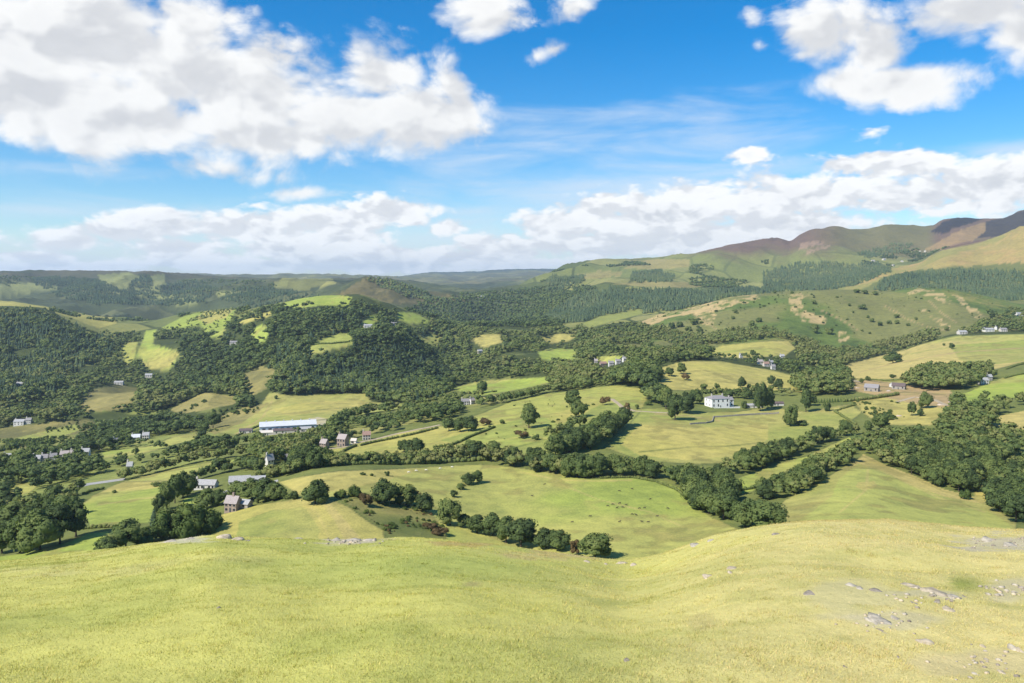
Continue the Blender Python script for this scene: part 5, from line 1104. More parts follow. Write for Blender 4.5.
scatter('tree on the crest fields of the left hill', 'broad', [(40, 309), (70, 314), (98, 318), (115, 322), (100, 334), (75, 324), (45, 314)], 1900, 2800, 10, (9, 14), avoid=False, thin=110)
scatter('hedge tree in the crest fields of the left hill', 'broad', [(160, 328), (185, 315), (236, 308), (230, 320), (206, 338)], 1500, 2800, 16, (6, 11), avoid=False, thin=90)
# far woods
scatter('conifer of the far plantation across the valley', 'cone', [(560, 306), (580, 296), (612, 288), (650, 290), (702, 291), (752, 289), (770, 293), (740, 298), (700, 304), (680, 310), (640, 314), (600, 320), (560, 324), (545, 318)], 2200, 3300, 10, (14, 20))
scatter('tree of the dark valley woods', 'broad', [(425, 300), (470, 302), (512, 303), (560, 302), (575, 312), (560, 326), (512, 335), (440, 328), (400, 315)], 2050, 3300, 12, (11, 16))  # woods put in to darken the valley where cloud shade lies
scatter('tree of the dark valley woods', 'broad', [(440, 296), (512, 291), (560, 284), (600, 288), (560, 302), (470, 304)], 2900, 4300, 16, (10, 15))  # more woods put in to darken the valley where cloud shade lies
scatter('conifer of the far wood below the mountain road', 'cone', [(632, 273), (660, 271), (675, 276), (672, 282), (640, 283), (630, 280)], 3200, 4800, 13, (14, 18))
scatter('conifer of the far wood below the mountain road', 'cone', [(545, 282), (552, 276), (585, 276), (580, 284), (560, 290)], 3200, 4800, 13, (14, 18))
scatter('conifer of the wood under the mountain', 'cone', [(762, 292), (764, 272), (800, 263), (850, 263), (880, 264), (892, 272), (855, 286), (820, 292)], 2900, 4700, 14, (14, 19))
scatter('conifer of the wood under the mountain', 'cone', [(856, 255), (880, 247), (900, 243), (915, 245), (908, 252), (870, 258)], 3600, 4900, 14, (14, 18))
scatter('conifer of the plantation on the brown spur', 'cone', [(872, 291), (885, 280), (915, 273), (960, 271), (1024, 273), (1250, 260), (1250, 302), (1024, 305), (990, 302), (960, 295), (925, 290), (895, 292)], 2450, 3500, 10.5, (14, 20))
scatter('hedgerow tree on the far slopes', 'broad', [(540, 282), (556, 270), (590, 263), (640, 262), (660, 266), (620, 272), (580, 282)], 3400, 4900, 19, (8, 14), thin=170)
scatter('hedgerow tree on the far slopes', 'broad', [(690, 290), (768, 286), (768, 258), (735, 256), (690, 264)], 3100, 4900, 20, (8, 14), thin=170)
scatter('hedgerow tree on the far slopes', 'broad', [(860, 276), (915, 262), (950, 248), (935, 244), (900, 252), (862, 262)], 3100, 4900, 19, (8, 14), thin=150)
scatter('conifer of the dark forests on the moor', 'cone', [(28, 280), (60, 277), (100, 281), (120, 290), (155, 305), (90, 304), (55, 296)], 2900, 5000, 12.5, (13, 17))
scatter('conifer of the dark forests on the moor', 'cone', [(122, 292), (138, 277), (151, 275), (152, 290), (165, 285), (200, 281), (218, 290), (205, 303), (165, 308), (150, 302)], 2900, 5000, 12.5, (13, 17))
scatter('conifer of the dark forests on the moor', 'cone', [(218, 300), (240, 288), (290, 290), (320, 300), (300, 306), (256, 308)], 2300, 5000, 12.5, (13, 17))
scatter('tree on the heath knoll', ('cone', 'broad', .5), [(362, 282), (372, 278), (400, 282), (431, 290), (460, 298), (440, 302), (405, 297), (380, 287)], 2800, 3400, 12, (11, 16))
scatter('hedgerow tree on the far left farms', 'broad', [(-150, 296), (0, 285), (100, 292), (256, 296), (320, 296), (256, 280), (100, 280), (0, 276)], 2900, 5000, 26, (9, 13), thin=220)
print('TREES', len(TREES))

# --- the largest of each kind become things of their own, the rest of each wood is one mass
def vis_h(t):
    u = 512 + t['x']/t['y']*F; j = int(np.clip(round((u-U0)/1.6), 0, NC-1)); i = int(np.clip(np.searchsorted(Yrow, t['y'])-1, 0, NR-1))
    vtop = VH + (CAMZ - t['z'] - t['h'])/t['y']*F
    if not (-6 < u < 1030): return 0
    return min(t['h']*F/t['y'], prevmin[i, j] - vtop)
for t in TREES: t['px'] = vis_h(t)
KMAX = {'broad': 300, 'cone': 300, 'bush': 290, 'gorse': 200, 'rust': 60}
MESHES = {'broad': BROAD, 'cone': CONE, 'bush': BUSHM, 'gorse': GORSEM, 'rust': RUSTM}
NAMES = {'broad': 'broadleaf_tree', 'cone': 'conifer_tree', 'bush': 'bush', 'gorse': 'gorse_bush', 'rust': 'russet_bush'}
rest = []
pr = random.Random(5)
for kind, mx in KMAX.items():
    lst = sorted([t for t in TREES if t['kind'] == kind], key=lambda t: (not t.get('solo', False) or t['px'] <= 0, -t['px']))
    for i, t in enumerate(lst):
        if i >= mx or (t['px'] <= 1.0 and not t.get('solo')):
            rest.append(t); continue
        sc = (t['h']*t['w'], t['h']*t['w'], t['h'])
        me = pr.choice(MESHES[kind])
        if t['px'] < 9 or kind in ('gorse', 'rust', 'bush'):      # too small in the picture to show a trunk
            o = link(NAMES[kind], me, None, (t['x'], t['y'], t['z']-.1), pr.uniform(0, 6.28), sc)
        else:
            o = link(NAMES[kind], None, None, (t['x'], t['y'], t['z']-.1), pr.uniform(0, 6.28), sc)
            link('crown', me, o); link('trunk', CTRUNK if kind == 'cone' else pr.choice(TRUNKS), o)
        if t.get('solo') and 'scattered' not in t['label']:
            tag(o, t['label'], t['cat'])
        else:
            tag(o, t['label'], t['cat'], t['label'].replace('tree ', 'trees ', 1).replace('conifer ', 'conifers ', 1).replace('bush ', 'bushes ', 1))
TONE = {'wooded hill': -.13, 'valley mouth': .04, 'houses of the valley': -.02, 'left plantation': .03, 'valley woods': -.12, 'large': .02, 'bracken hill': .06}
def tone(lb): return sum(v for k, v in TONE.items() if k in lb)
groups = {}
for t in rest: groups.setdefault((t['label'], 'cone' if t['kind'] == 'cone' else 'broad' if t['kind'] == 'broad' else 'shrub'), []).append(t)
g = np.random.default_rng(99)
nf = 0
for (lb, kd), ts in groups.items():
    it = {}
    for t in ts:
        px = t['h']*F/t['y']
        lod = 0 if px > 9 else 1 if px > 4.5 else 2
        if kd == 'shrub': lod = 1
        if kd == 'cone' and lod == 2: lod = 1
        if kd == 'cone' and px > 6: lod = 0
        it.setdefault(lod, []).append((t['x'], t['y'], t['z']-.2, t['h'], t['w']*(1.1 if kd != 'cone' else 1.15), g.beta(1.5, 2.2)*.62 + .04 + .55*float(fbm(np.array(t['x']), np.array(t['y']), 130, 12, 2)) + tone(lb)))
    for lod, items in it.items():
        shp = (MASS_C if lod == 0 else MASS_C2) if kd == 'cone' else (MASS_B, MASS_B2, MASS_B3)[lod]
        me = mass_mesh('woodland', shp, items, M_NEED if kd == 'cone' else M_LEAF); nf += len(me.polygons)
        nm = {'cone': 'conifer_wood', 'broad': 'woodland', 'shrub': 'undergrowth'}[kd]
        w = lb.replace('conifer of', 'mass of conifers of').replace('hedgerow tree', 'mass of hedgerow trees').replace('hedge tree', 'mass of hedge trees').replace('bush ', 'mass of bushes ', 1)
        if w.startswith('tree'): w = 'mass of trees' + w[4:]
        stuff(link(nm, me), w)
print('mass faces', nf, 'groups', len(groups))
# ------------------------------------------------------------------ hedges, walls, lanes
def hedge(line, h, w, label, y0, y1, mat=None, name='hedge', seed=0):
    g = np.random.default_rng(700 + seed + int(line[0][0]))
    pts = [at(u, v, y0, y1) for u, v in line]; sh = Shape(); o3 = pts[0].copy()
    for a, b in zip(pts[:-1], pts[1:]):
        L = math.hypot(b.x-a.x, b.y-a.y); n = max(2, int(L/(w*.55)))
        for i in range(n):
            t = (i + g.uniform(0, 1))/n; x = a.x+(b.x-a.x)*t + g.normal(0, w*.08); y = a.y+(b.y-a.y)*t + g.normal(0, w*.08); z = float(zat(x, y))
            hh = h*g.uniform(.7, 1.25)
            V, Fc = ICO1
            c = np.array([x-o3.x, y-o3.y, z-o3.z + hh*.42])
            sh.add(V*(1+g.normal(0, .14, (len(V), 1)))*np.array([w*.55, w*.55, hh*.55]) + c, Fc, g.uniform(.1, .5), V)
            Ld = g.normal(0, 1, (14, 3)); Ld /= np.linalg.norm(Ld, axis=1)[:, None]; Ld[:, 2] = np.abs(Ld[:, 2])
            leaves(sh, c + Ld*np.array([w*.58, w*.58, hh*.58]), Ld, .28*max(1, h*.35), g, g.uniform(.1, .65, 14))
    o = link(name, shape_mesh(name, sh.done(), mat or M_LEAF), None, o3); tag(o, label, 'hedge')
HED = [
 ([(360, 446), (380, 441.5), (410, 435.5), (438, 428.5)], 2.2, 1.8, 'long dark hedge on the upper side of the hedged pasture', 480, 1100),
 ([(433, 448), (452, 445.5), (470, 437.5), (495, 427.5)], 2.0, 1.8, 'broken hedge climbing the hill pasture', 480, 1100),
 ([(343, 452), (350, 448.5), (357, 446)], 2.2, 2.0, 'short hedge below the pink gabled house', 480, 1000),
 ([(86, 529), (100, 528), (113, 527.5)], 1.8, 2.0, 'low dark hedge along the foot of the left meadow', 280, 600),
 ([(151, 485), (160, 484.5), (168, 484)], 1.8, 1.8, 'short hedge at the top corner of the left meadow', 400, 800),
 ([(84, 494), (95, 491), (104, 489)], 2.0, 2.2, 'bushy hedge at the left edge of the left meadow by the road', 400, 900),
 ([(740, 491), (752, 489), (768, 484)], 1.8, 1.8, 'hedge across the foot of the lane meadow', 340, 760),
 ([(835, 412), (843, 417), (850, 421), (856, 424.5)], 1.8, 2.4, 'broad clipped hedge running down the lawn field', 520, 1000),
 ([(835, 411.5), (846, 408), (856, 405)], 1.6, 1.8, 'low hedge at the head of the lawn field', 520, 1000),
 ([(690, 392.5), (720, 391), (750, 390.5), (800, 391.5)], 2.4, 2.4, 'hedge along the foot of the rounded hill field', 760, 1200),
 ([(865, 380), (884, 381), (912, 380.5)], 1.8, 2.2, 'hedge along the foot of the wide dry field', 700, 1300),
 ([(1004, 378.5), (1014, 376), (1030, 373.5)], 2.2, 2.2, 'dark hedge at the top of the bright green field', 700, 1300),
 ([(1006, 369.5), (1016, 366), (1030, 362.5)], 2.2, 2.2, 'hedge across the lower wide dry field', 800, 1500),
 ([(906, 349.5), (916, 345.5), (927, 341.5), (944, 338)], 2.6, 3.0, 'hedge along the upper left edge of the wide dry field', 1000, 1900),
 ([(844, 402), (860, 400.5), (880, 398), (899, 395)], 3.6, 2.6, 'tall clipped evergreen hedge in front of the yard barns', 560, 1050),
 ([(600, 478.5), (632, 478), (655, 482), (676, 490), (690, 500), (698, 510)], 1.4, 1.4, 'low field hedge curving round the cattle field', 300, 700),
 ([(305, 347), (330, 344), (350, 342)], 3, 3, 'hedge at the foot of the glade in the wood', 1200, 2000),
 ([(262, 478), (300, 471), (340, 465.5), (400, 464.5), (450, 462.5), (490, 460)], 3.2, 3.4, 'thick scrubby hedge under the belt of trees above the cattle field', 400, 800),
 ([(235, 437), (250, 430), (262, 425)], 2, 2.4, 'scrubby hedge left of the factory', 700, 1300),
]
for i, a in enumerate(HED): hedge(*a, seed=i)
CL = shape_mesh('crown', conifer_crown(900, 6, 14, .5, .09, 0), M_GORSE)
for i in range(11):
    q = at(816 + i*2.75, 403.2 - i*.14, 560, 1050); tag(link('clipped_conifer', CL, None, q, i, (5.2, 5.2, 4.6)), 'small clipped conifer in the evenly spaced row above the lawn', 'conifer', 'clipped conifers in the evenly spaced row')
def stone_wall(line, h, w, label, y0, y1):
    bm = bmesh.new(); pts = [at(u, v, y0, y1) for u, v in line]; o3 = pts[0].copy(); prev = None; g = random.Random(3)
    path = []
    for a, b in zip(pts[:-1], pts[1:]):
        n = max(2, int((b-a).length/3))
        for i in range(n): path.append(a.lerp(b, i/n))
    path.append(pts[-1])
    for i, p in enumerate(path):
        d = (path[min(i+1, len(path)-1)] - path[max(i-1, 0)]); d.z = 0; d.normalize(); s = Vector((-d.y, d.x, 0))*w/2
        z = float(zat(p.x, p.y)); hh = h*g.uniform(.88, 1.1)
        c = Vector((p.x, p.y, z)) - o3
        r = [bm.verts.new(c - s + Vector((0, 0, -.6))), bm.verts.new(c - s*.8 + Vector((0, 0, hh))), bm.verts.new(c + s*.8 + Vector((0, 0, hh*1.0))), bm.verts.new(c + s + Vector((0, 0, -.6)))]
        if prev:
            for k in range(3): bm.faces.new((prev[k], prev[k+1], r[k+1], r[k]))
        else: bm.faces.new(r)
        prev = r
    bm.faces.new(prev[::-1])
    o = bm_obj('stone_wall', bm, M_STONE); o.location = o3; tag(o, label, 'wall')
stone_wall([(690, 424.5), (706, 423.5), (712.5, 422), (713.5, 417.5), (735, 416), (760, 414.5), (779, 413.5)], 1.3, .8, 'stone garden wall round the lawn of the country house', 520, 960)
stone_wall([(862, 382.5), (850, 381), (845, 380.5)], 1.6, .8, 'low wall at the edge of the bare yard', 600, 1200)
def ribbon(name, line, w, y0, y1, mat, label, lift=.12):
    pts = [at(u, v, y0, y1) for u, v in line]; path = []
    for a, b in zip(pts[:-1], pts[1:]):
        n = max(2, int((b-a).length/4))
        for i in range(n): path.append(a.lerp(b, i/n))
    path.append(pts[-1]); bm = bmesh.new(); prev = None
    for i, p in enumerate(path):
        d = (path[min(i+1, len(path)-1)] - path[max(i-1, 0)]); d.z = 0; d.normalize(); s = Vector((-d.y, d.x, 0))*w/2
        zc = max(float(zat(p.x+k*s.x, p.y+k*s.y)) for k in (-1, 0, 1)) + lift
        r = [bm.verts.new((p.x-s.x*1.15, p.y-s.y*1.15, zc-.8)), bm.verts.new((p.x-s.x, p.y-s.y, zc)), bm.verts.new((p.x+s.x, p.y+s.y, zc)), bm.verts.new((p.x+s.x*1.15, p.y+s.y*1.15, zc-.8))]
        if prev:
            for k in range(3): bm.faces.new((prev[k], prev[k+1], r[k+1], r[k]))
        prev = r
    o = bm_obj(name, bm, mat); structure(o, label)
M_ROAD = plain('worn_asphalt', (.30, .29, .27), .9, .12, .4); M_TRACK = plain('earth_track', (.36, .29, .19), .95, .2, .5)
ribbon('road', [(-60, 520), (12, 504), (35, 498), (62, 491.5), (90, 484.5), (125, 479.5)], 6.5, 480, 1000, M_ROAD, 'pale valley road below the left trees')
ribbon('path', [(612, 399), (622, 407), (634, 411), (650, 412), (668, 413)], 4, 560, 1000, M_TRACK, 'earth lane to the country house')
ribbon('path', [(322, 450), (343, 447.5), (358, 443), (395, 434.5), (440, 425)], 3.5, 560, 1100, M_TRACK, 'narrow lane above the hedged pasture')
ribbon('path', [(222, 494), (236, 489), (256, 487), (278, 481)], 4, 420, 760, M_ROAD, 'lane in front of the bungalows')
ribbon('path', [(897, 402), (915, 397), (935, 400), (948, 406)], 4, 560, 1000, M_TRACK, 'stony track on the quarry slope')

# ------------------------------------------------------------------ stones
M_ROCK = plain('weathered_limestone', (.43, .355, .245), .95, .3, 7, .2, .03); M_SLAB = plain('grey_slate_stone', (.40, .35, .265), .9, .3, 9, .2, .02); M_DARKSTONE = plain('dark_stone', (.27, .23, .18), .95, .35, 9, .2, .02)
def rock(p, w, d, h, rz, mat, label, seed, name='rock', group=None, sink=.9):
    g = np.random.default_rng(seed); V, Fc = ICO2; V = V.copy()
    n = fbm(V[:, 0]*10+seed*7, V[:, 1]*10+V[:, 2]*6, 7, seed, 3)
    V = V*(1 + .75*n[:, None]); V[:, 2] = np.clip(V[:, 2], -1, .55 + .18*np.sign(n))
    for k in range(5):   # flat cleaved faces
        a = g.normal(0, 1, 3); a[2] = abs(a[2])*.6; a /= np.linalg.norm(a); dd = V@a; lim = g.uniform(.6, .85); V = V - np.maximum(dd-lim, 0)[:, None]*a
    V = V*np.array([w/2, d/2, h]); V[:, 2] -= h*sink*.4
    o = link(name, rawmesh(name, V, [Fc], None, False, [mat]), None, p, rz); tag(o, label, name, group)
for i, (u, v, wp, dp, hp_, m, lb) in enumerate([
 (222, 538.5, 17, .9, .30, M_ROCK, 'pale weathered outcrop on the brow below the farmhouse'), (236, 540, 15, .7, .16, M_ROCK, 'low stone shelf joined to the pale outcrop on the brow'), (247, 541, 7, .4, .10, M_DARKSTONE, 'dark flat stone right of the pale outcrop'),
 (297, 538, 12, .5, .13, M_SLAB, 'small grey stone alone on the brow of the spur field'), (335, 541, 15, .8, .10, M_SLAB, 'flat grey slab at the left of the stony brow patch'), (352, 541, 20, 1.0, .13, M_SLAB, 'largest flat slab in the middle of the stony brow patch'), (368, 541, 12, .7, .10, M_SLAB, 'flat slab at the right of the stony brow patch'),
 (170, 542, 16, .8, .12, M_SLAB, 'grey slab on the brow under the thicket'), (190, 539.5, 14, .8, .12, M_SLAB, 'second grey slab on the brow under the thicket'),
 (587, 562, 8, .5, .09, M_ROCK, 'tan stone in the dip of the brow'), (622, 564, 16, .7, .13, M_ROCK, 'broken tan ledge in the bottom of the dip'), (634, 565.5, 9, .5, .12, M_ROCK, 'tan stone beside the broken ledge in the dip'), (606, 564.5, 6, .4, .08, M_ROCK, 'small tan stone left of the broken ledge in the dip'),
 (697, 545, 14, .6, .10, M_SLAB, 'thin grey slab on the left shoulder of the mound'), (712, 540.5, 11, .5, .09, M_SLAB, 'upper thin grey slab on the left shoulder of the mound'), (777, 534.5, 10, .5, .10, M_DARKSTONE, 'brownish stone near the top of the mound'),
 (709, 577, 14, .5, .08, M_ROCK, 'pale flat stone on the left flank of the mound'), (734, 568.5, 13, .5, .13, M_ROCK, 'pinkish grey stone on the flank of the mound'), (731, 573, 7, .3, .07, M_ROCK, 'small chip below the pinkish grey stone'),
 (811, 595, 15, .5, .10, M_DARKSTONE, 'dark earthy stone in the middle of the slope'), (852, 586, 14, .5, .10, M_SLAB, 'grey leaning slab at the left of the broken bank'), (860, 589, 9, .35, .07, M_SLAB, 'thin grey slab joined to the leaning slab'), (879, 592, 12, .5, .10, M_DARKSTONE, 'dark stone among tufts in the broken bank'),
 (912, 587, 24, .6, .12, M_ROCK, 'long pale slab along the top of the broken bank'), (934, 593, 26, .7, .13, M_ROCK, 'broad pale slab in the broken bank'), (954, 598, 15, .5, .10, M_SLAB, 'grey slab at the right end of the broken bank'), (938, 603, 8, .3, .07, M_DARKSTONE, 'dark stone under the broad pale slab'), (915, 604, 7, .3, .06, M_DARKSTONE, 'dark stone left under the broken bank'),
 (949, 610, 15, .4, .10, M_ROCK, 'pale block in the grass below the broken bank'), (884, 624, 26, .9, .07, M_SLAB, 'flat grey slab in the bare hollow'), (872, 622, 9, .4, .06, M_SLAB, 'small grey slab left of the flat one in the bare hollow'), (896, 619, 10, .4, .06, M_SLAB, 'small slab behind the flat one in the bare hollow'), (883, 632, 7, .3, .05, M_DARKSTONE, 'dark stone at the front of the bare hollow'),
 (925, 643, 22, .4, .09, M_ROCK, 'pale stone lying alone in the dry grass'), (1014, 650, 8, .25, .22, M_SLAB, 'upright grey stone by the frame edge'), (1021, 652, 8, .3, .10, M_ROCK, 'reddish tan stone beside the upright one'),
 (627, 661, 6, .2, .06, M_DARKSTONE, 'small dark stone alone in the near grass'), (984, 647, 6, .2, .05, M_ROCK, 'small pale stone in the near dry grass'), (1003, 673, 8, .25, .06, M_ROCK, 'pale stone near the lower frame corner'), (977, 675, 7, .2, .05, M_SLAB, 'grey stone left of the lower frame corner'),
 (965, 597, 4, .2, .05, M_DARKSTONE, 'little dark stone beyond the right end of the bank'), (899, 658, 4, .15, .04, M_DARKSTONE, 'little dark stone in the dry grass'), (846, 668, 4, .12, .04, M_DARKSTONE, 'little dark stone at the bottom of the frame'), (218, 608, 4, .14, .04, M_DARKSTONE, 'little dark stone alone on the green slope'),
 (990, 541, 16, 1.0, .10, M_SLAB, 'grey slab on the gravel at the right brow'), (1012, 546, 14, .9, .09, M_SLAB, 'second grey slab on the gravel at the right brow')]):
    p = hat(u, v); rock(p, wp*p.y/F, dp*.9, hp_*.62, random.uniform(-.25, .25), m, lb, 40+i)
for i, (u, v, wp, yy) in enumerate([(943, 405, 12, 'pale rubble heap at the right of the quarry slope'), (951, 402, 8, 'smaller rubble heap at the edge of the right copse'), (893, 419, 9, 'pinkish rubble heap low on the quarry slope'), (900, 416, 7, 'little rubble heap above the pinkish one on the quarry slope'), (888, 391, 8, 'rubble heap behind the yard barns'), (858, 388, 8, 'spoil heap at the left of the bare yard')]):
    p = at(u, v, 480, 1100); rock(p, wp*p.y/F, wp*p.y/F*.7, 2.0, i, M_RUBBLE, yy, 300+i, 'rubble_heap', sink=.6)
gp = random.Random(12)
PEB = []
for s in range(4):
    g = np.random.default_rng(s+60); V, Fc = ICO1; V = V*(1+g.normal(0, .16, (len(V), 1)))*np.array([.5, .38, .26]); PEB.append(rawmesh('pebble', V, [Fc], None, False, [(M_SLAB, M_ROCK, M_SLAB, M_DARKSTONE)[s]]))
def pebbles(cu, cv, ru, rv, n, s0, s1, where):
    for i in range(n):
        p = hat(cu + gp.gauss(0, ru*.5), cv + gp.gauss(0, rv*.5)); s = gp.uniform(s0, s1)
        tag(link('pebble', gp.choice(PEB), None, p + Vector((0, 0, s*.05)), gp.uniform(0, 6.3), (s, s, s)), 'loose pebble ' + where, 'pebble', 'pebbles ' + where)
pebbles(886, 622, 40, 16, 26, .03, .08, 'in the bare hollow'); pebbles(930, 598, 50, 9, 20, .04, .10, 'along the broken bank'); pebbles(1004, 543, 40, 7, 30, .05, .12, 'on the gravel at the right brow')
pebbles(1008, 590, 26, 10, 24, .04, .12, 'on the bare ground by the frame edge'); pebbles(985, 665, 45, 14, 30, .03, .08, 'in the near dry grass'); pebbles(350, 542, 34, 3, 25, .08, .2, 'in the stony brow patch')

# ------------------------------------------------------------------ animals
def skin_animal(name, joints, edges, mat):
    me = bpy.data.meshes.new(name); bm = bmesh.new(); sl = bm.verts.layers.skin.verify()
    vs = []
    for i, (x, y, z, r) in enumerate(joints):
        v = bm.verts.new((x, y, z)); v[sl].radius = (r, r); v[sl].use_root = i == 0; vs.append(v)
    for a, b in edges: bm.edges.new((vs[a], vs[b]))
    bm.to_mesh(me); bm.free()
    o = bpy.data.objects.new(name, me); COL.objects.link(o)
    o.modifiers.new('skin', 'SKIN').use_smooth_shade = True; sd_ = o.modifiers.new('sub', 'SUBSURF'); sd_.levels = sd_.render_levels = 1
    dg = bpy.context.evaluated_depsgraph_get(); dg.update()
    m2 = bpy.data.meshes.new_from_object(o.evaluated_get(dg)); bpy.data.objects.remove(o); m2.materials.clear(); m2.materials.append(mat); m2.name = name
    return m2
def quadruped(name, L, H, fat, head_low, mat):
    b = H*.68; J = [(-.42*L, 0, b+.05*H, fat*.85), (-.1*L, 0, b, fat), (.22*L, 0, b, fat*.95), (.42*L, 0, b+.06*H, fat*.7),
         (.56*L, 0, b+(.02 if head_low else .2)*H, fat*.42), (.66*L, 0, (.25*H if head_low else b+.30*H), fat*.36), (.76*L, 0, (.10*H if head_low else b+.20*H), fat*.24)]
    E = [(0, 1), (1, 2), (2, 3), (3, 4), (4, 5), (5, 6)]
    for sx, root, hind in ((.34, 3, 0), (-.4, 0, 1)):
        for s in (-1, 1):
            k = len(J); dx = (.06 if hind else -.0)*L
            J += [(sx*L + dx*.6, s*fat*.55, b*.72, fat*.36), (sx*L - dx, s*fat*.6, b*.36, fat*.17), (sx*L - dx*.4, s*fat*.6, .02, fat*.15)]
            E += [(root, k), (k, k+1), (k+1, k+2)]
    k = len(J); J += [(-.52*L, 0, b, fat*.12), (-.54*L, 0, b*.55, fat*.07)]; E += [(0, k), (k, k+1)]
    k = len(J); hx_, hz_ = J[5][0], J[5][2]; J += [(hx_-.02*L, fat*.5, hz_+.05*H, fat*.10), (hx_-.02*L, -fat*.5, hz_+.05*H, fat*.10)]; E += [(5, k), (5, k+1)]
    return skin_animal(name, J, E, mat)
M_COW = plain('black_hide', (.05, .04, .03), .7, .3, 1.5); M_WOOL = plain('fleece', (.62, .58, .50), .95, .1, 6)
COW = quadruped('cow', 1.3, .9, .24, True, M_COW); COW2 = quadruped('cow', 1.3, .95, .24, False, M_COW); SHEEP = quadruped('sheep', 1.15, .8, .27, True, M_WOOL)
ga_ = random.Random(4)
for u, v in [(619.5, 491.5), (632, 489.5), (608, 506.5), (613, 505), (619.5, 504), (626, 505.5), (617, 508.5), (623, 508), (639.5, 509), (644.5, 508.5), (632, 515), (636, 515.5), (619.5, 522.5), (642, 522.5), (648, 522.8), (657, 517), (668, 509), (650, 500)]:
    q = at(u, v, 280, 640); tag(link('cow', ga_.choice((COW, COW2)), None, q, ga_.uniform(-.6, .6) + ga_.choice((0, 3.14))), 'dark cow grazing in the loose herd in the middle of the big green field', 'cow', 'dark cattle of the herd on the big green field')
for u, v, lb in [(544.5, 485, 'dark cow alone at the upper left of the big green field'), (532, 496.5, 'dark cow lying apart left of the herd'), (572, 523, 'dark cow alone near the brow, below the herd'), (590, 517, 'dark cow between the herd and the lone one near the brow')]:
    q = at(u, v, 280, 640); tag(link('cow', COW2, None, q, ga_.uniform(-.5, .5)), lb, 'cow')
for i, (u, v) in enumerate([(408.5, 472), (416, 470.3), (426, 469.8), (440, 468.2), (452, 466.8)]):
    q = at(u, v + 1, 400, 640); tag(link('sheep', SHEEP, None, q, ga_.uniform(-.4, .4), (1.3, 1.3, 1.3)), 'white sheep in the thin line under the belt of trees', 'sheep', 'white sheep under the belt of trees')

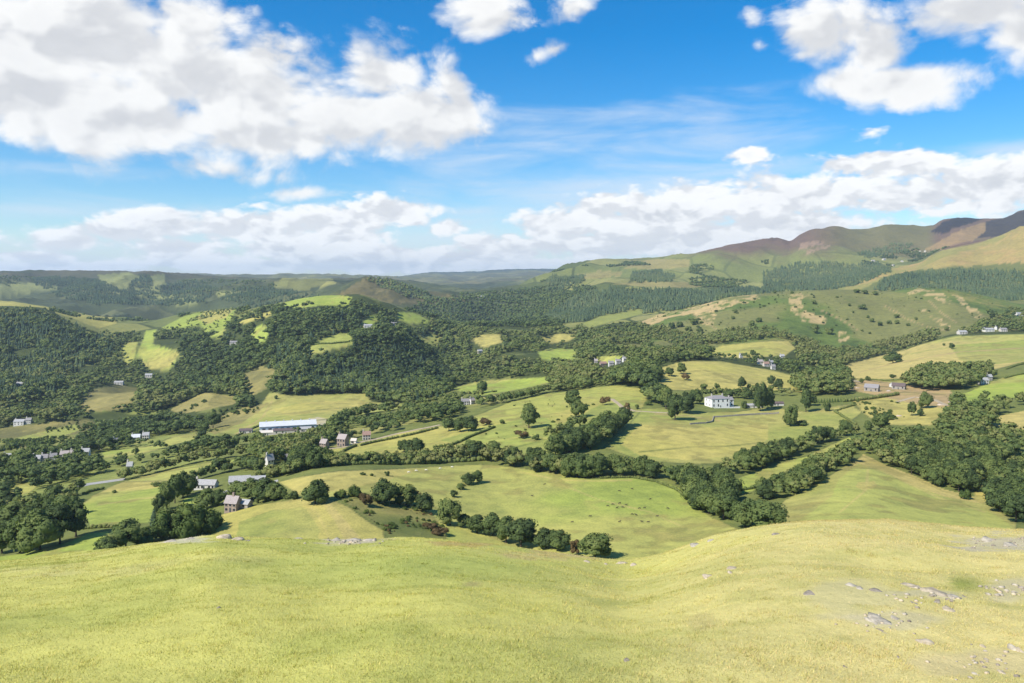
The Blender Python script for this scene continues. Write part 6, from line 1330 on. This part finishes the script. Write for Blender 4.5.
# ------------------------------------------------------------------ turf of the hilltop: short grass blades
def blades(name, n, y0, y1, hmin, hmax, wd, label, seed, clump=None):
    g = np.random.default_rng(seed)
    y = y0 * (y1/y0)**g.uniform(0, 1, n*3)
    keep = g.uniform(0, 1, n*3) < .5 + .5*(y/y1); y = y[keep][:n]; n = len(y)
    u = g.uniform(-120, 1144, n); x = (u-512)/F*y
    if clump:      # tussocks: blades gathered round a few hundred roots
        k = g.integers(0, clump, n); x = x[k] + g.normal(0, .07, n)*g.uniform(.5, 1.6, clump)[k]; y = y[k] + g.normal(0, .07, n)
    z = hill_z(x, y)
    # colour of the turf under each blade
    i = np.clip(np.searchsorted(hy, y)-1, 0, len(hy)-2); j = np.clip(np.searchsorted(hx, x)-1, 0, len(hx)-2)
    c = HCg[i, j, :3]
    lush = (c[:, 1] - c[:, 2]); ok = (c[:, 2] < .2) | (g.uniform(0, 1, n) < .12)
    x, y, z, c = x[ok], y[ok], z[ok], c[ok]; n = len(x)
    h = g.uniform(hmin, hmax, n)*(.55 + .9*(fbm(x, y, .9, 8, 2)+.5)); a = g.uniform(0, 6.283, n); w = wd*g.uniform(.6, 1.3, n)*np.clip(y/12, 1, 2.2)
    lx, ly = g.normal(.10, .45, n)*h, g.normal(0, .45, n)*h
    base = np.stack([x, y, z-.006], 1); s = np.stack([np.cos(a)*w, np.sin(a)*w, np.zeros(n)], 1)
    V = np.stack([base-s, base+s, base + np.stack([lx, ly, h], 1)], 1).reshape(-1, 3)
    me = rawmesh(name, V, [np.arange(3*n).reshape(-1, 3)], None, False, [])
    at_ = me.color_attributes.new('Col', 'FLOAT_COLOR', 'POINT')
    v_ = g.normal(1, .16, (n, 1)); dry = (g.uniform(0, 1, (n, 1)) < .3)
    cc = np.clip(c*v_*np.where(dry, [[1.25, 1.1, 1.3]], [[1, 1.02, .9]]), .01, .8)
    C4 = np.ones((n, 3, 4)); C4[..., :3] = cc[:, None, :]
    at_.data.foreach_set('color', C4.astype(np.float32).ravel())
    m = bpy.data.materials.new('grass_blades'); m.use_nodes = True; t = NT(m.node_tree); b = m.node_tree.nodes['Principled BSDF']; b.inputs['Roughness'].default_value = .7; b.inputs['Specular IOR Level'].default_value = .15
    ca = t.n('ShaderNodeAttribute', attribute_name='Col').outputs['Color']; t.put(b.inputs['Base Color'], ca)
    tr = t.n('ShaderNodeBsdfTranslucent'); t.put(tr.inputs['Color'], ca); mx = t.n('ShaderNodeMixShader'); mx.inputs[0].default_value = .35
    t.put(mx.inputs[1], b.outputs[0]); t.put(mx.inputs[2], tr.outputs[0]); t.put(m.node_tree.nodes['Material Output'].inputs['Surface'], mx.outputs[0])
    me.materials.append(m); stuff(link(name, me), label)
blades('grass', 330000, 6.5, 37, .014, .042, .004, 'short dry grass covering the hilltop', 3)
blades('grass_tussocks', 60000, 6.5, 34, .018, .055, .004, 'longer grass tussocks dotted over the hilltop', 5, 1500)

# ------------------------------------------------------------------ air
bm = bmesh.new(); zt = float(Zg.max()) + 30; box(bm, -42000, 42000, -2000, 27000, min(float(Zg.min()), float(HZ.min())) - 1, zt)
bmesh.ops.recalc_face_normals(bm, faces=bm.faces[:]); me = bpy.data.meshes.new('haze'); bm.to_mesh(me); bm.free()
hm = bpy.data.materials.new('thin_air'); hm.use_nodes = True; hm.node_tree.nodes.clear(); ht = NT(hm.node_tree)
ho = ht.n('ShaderNodeOutputMaterial'); hv = ht.n('ShaderNodeVolumePrincipled'); ht.put(ho.inputs['Volume'], hv.outputs[0])
hv.inputs['Color'].default_value = (.67, .82, 1, 1); hv.inputs['Density'].default_value = 4.3e-5; hv.inputs['Anisotropy'].default_value = .2
hm.cycles.volume_sampling = 'DISTANCE'; me.materials.append(hm); stuff(link('haze', me), 'thin blue air over the whole valley')
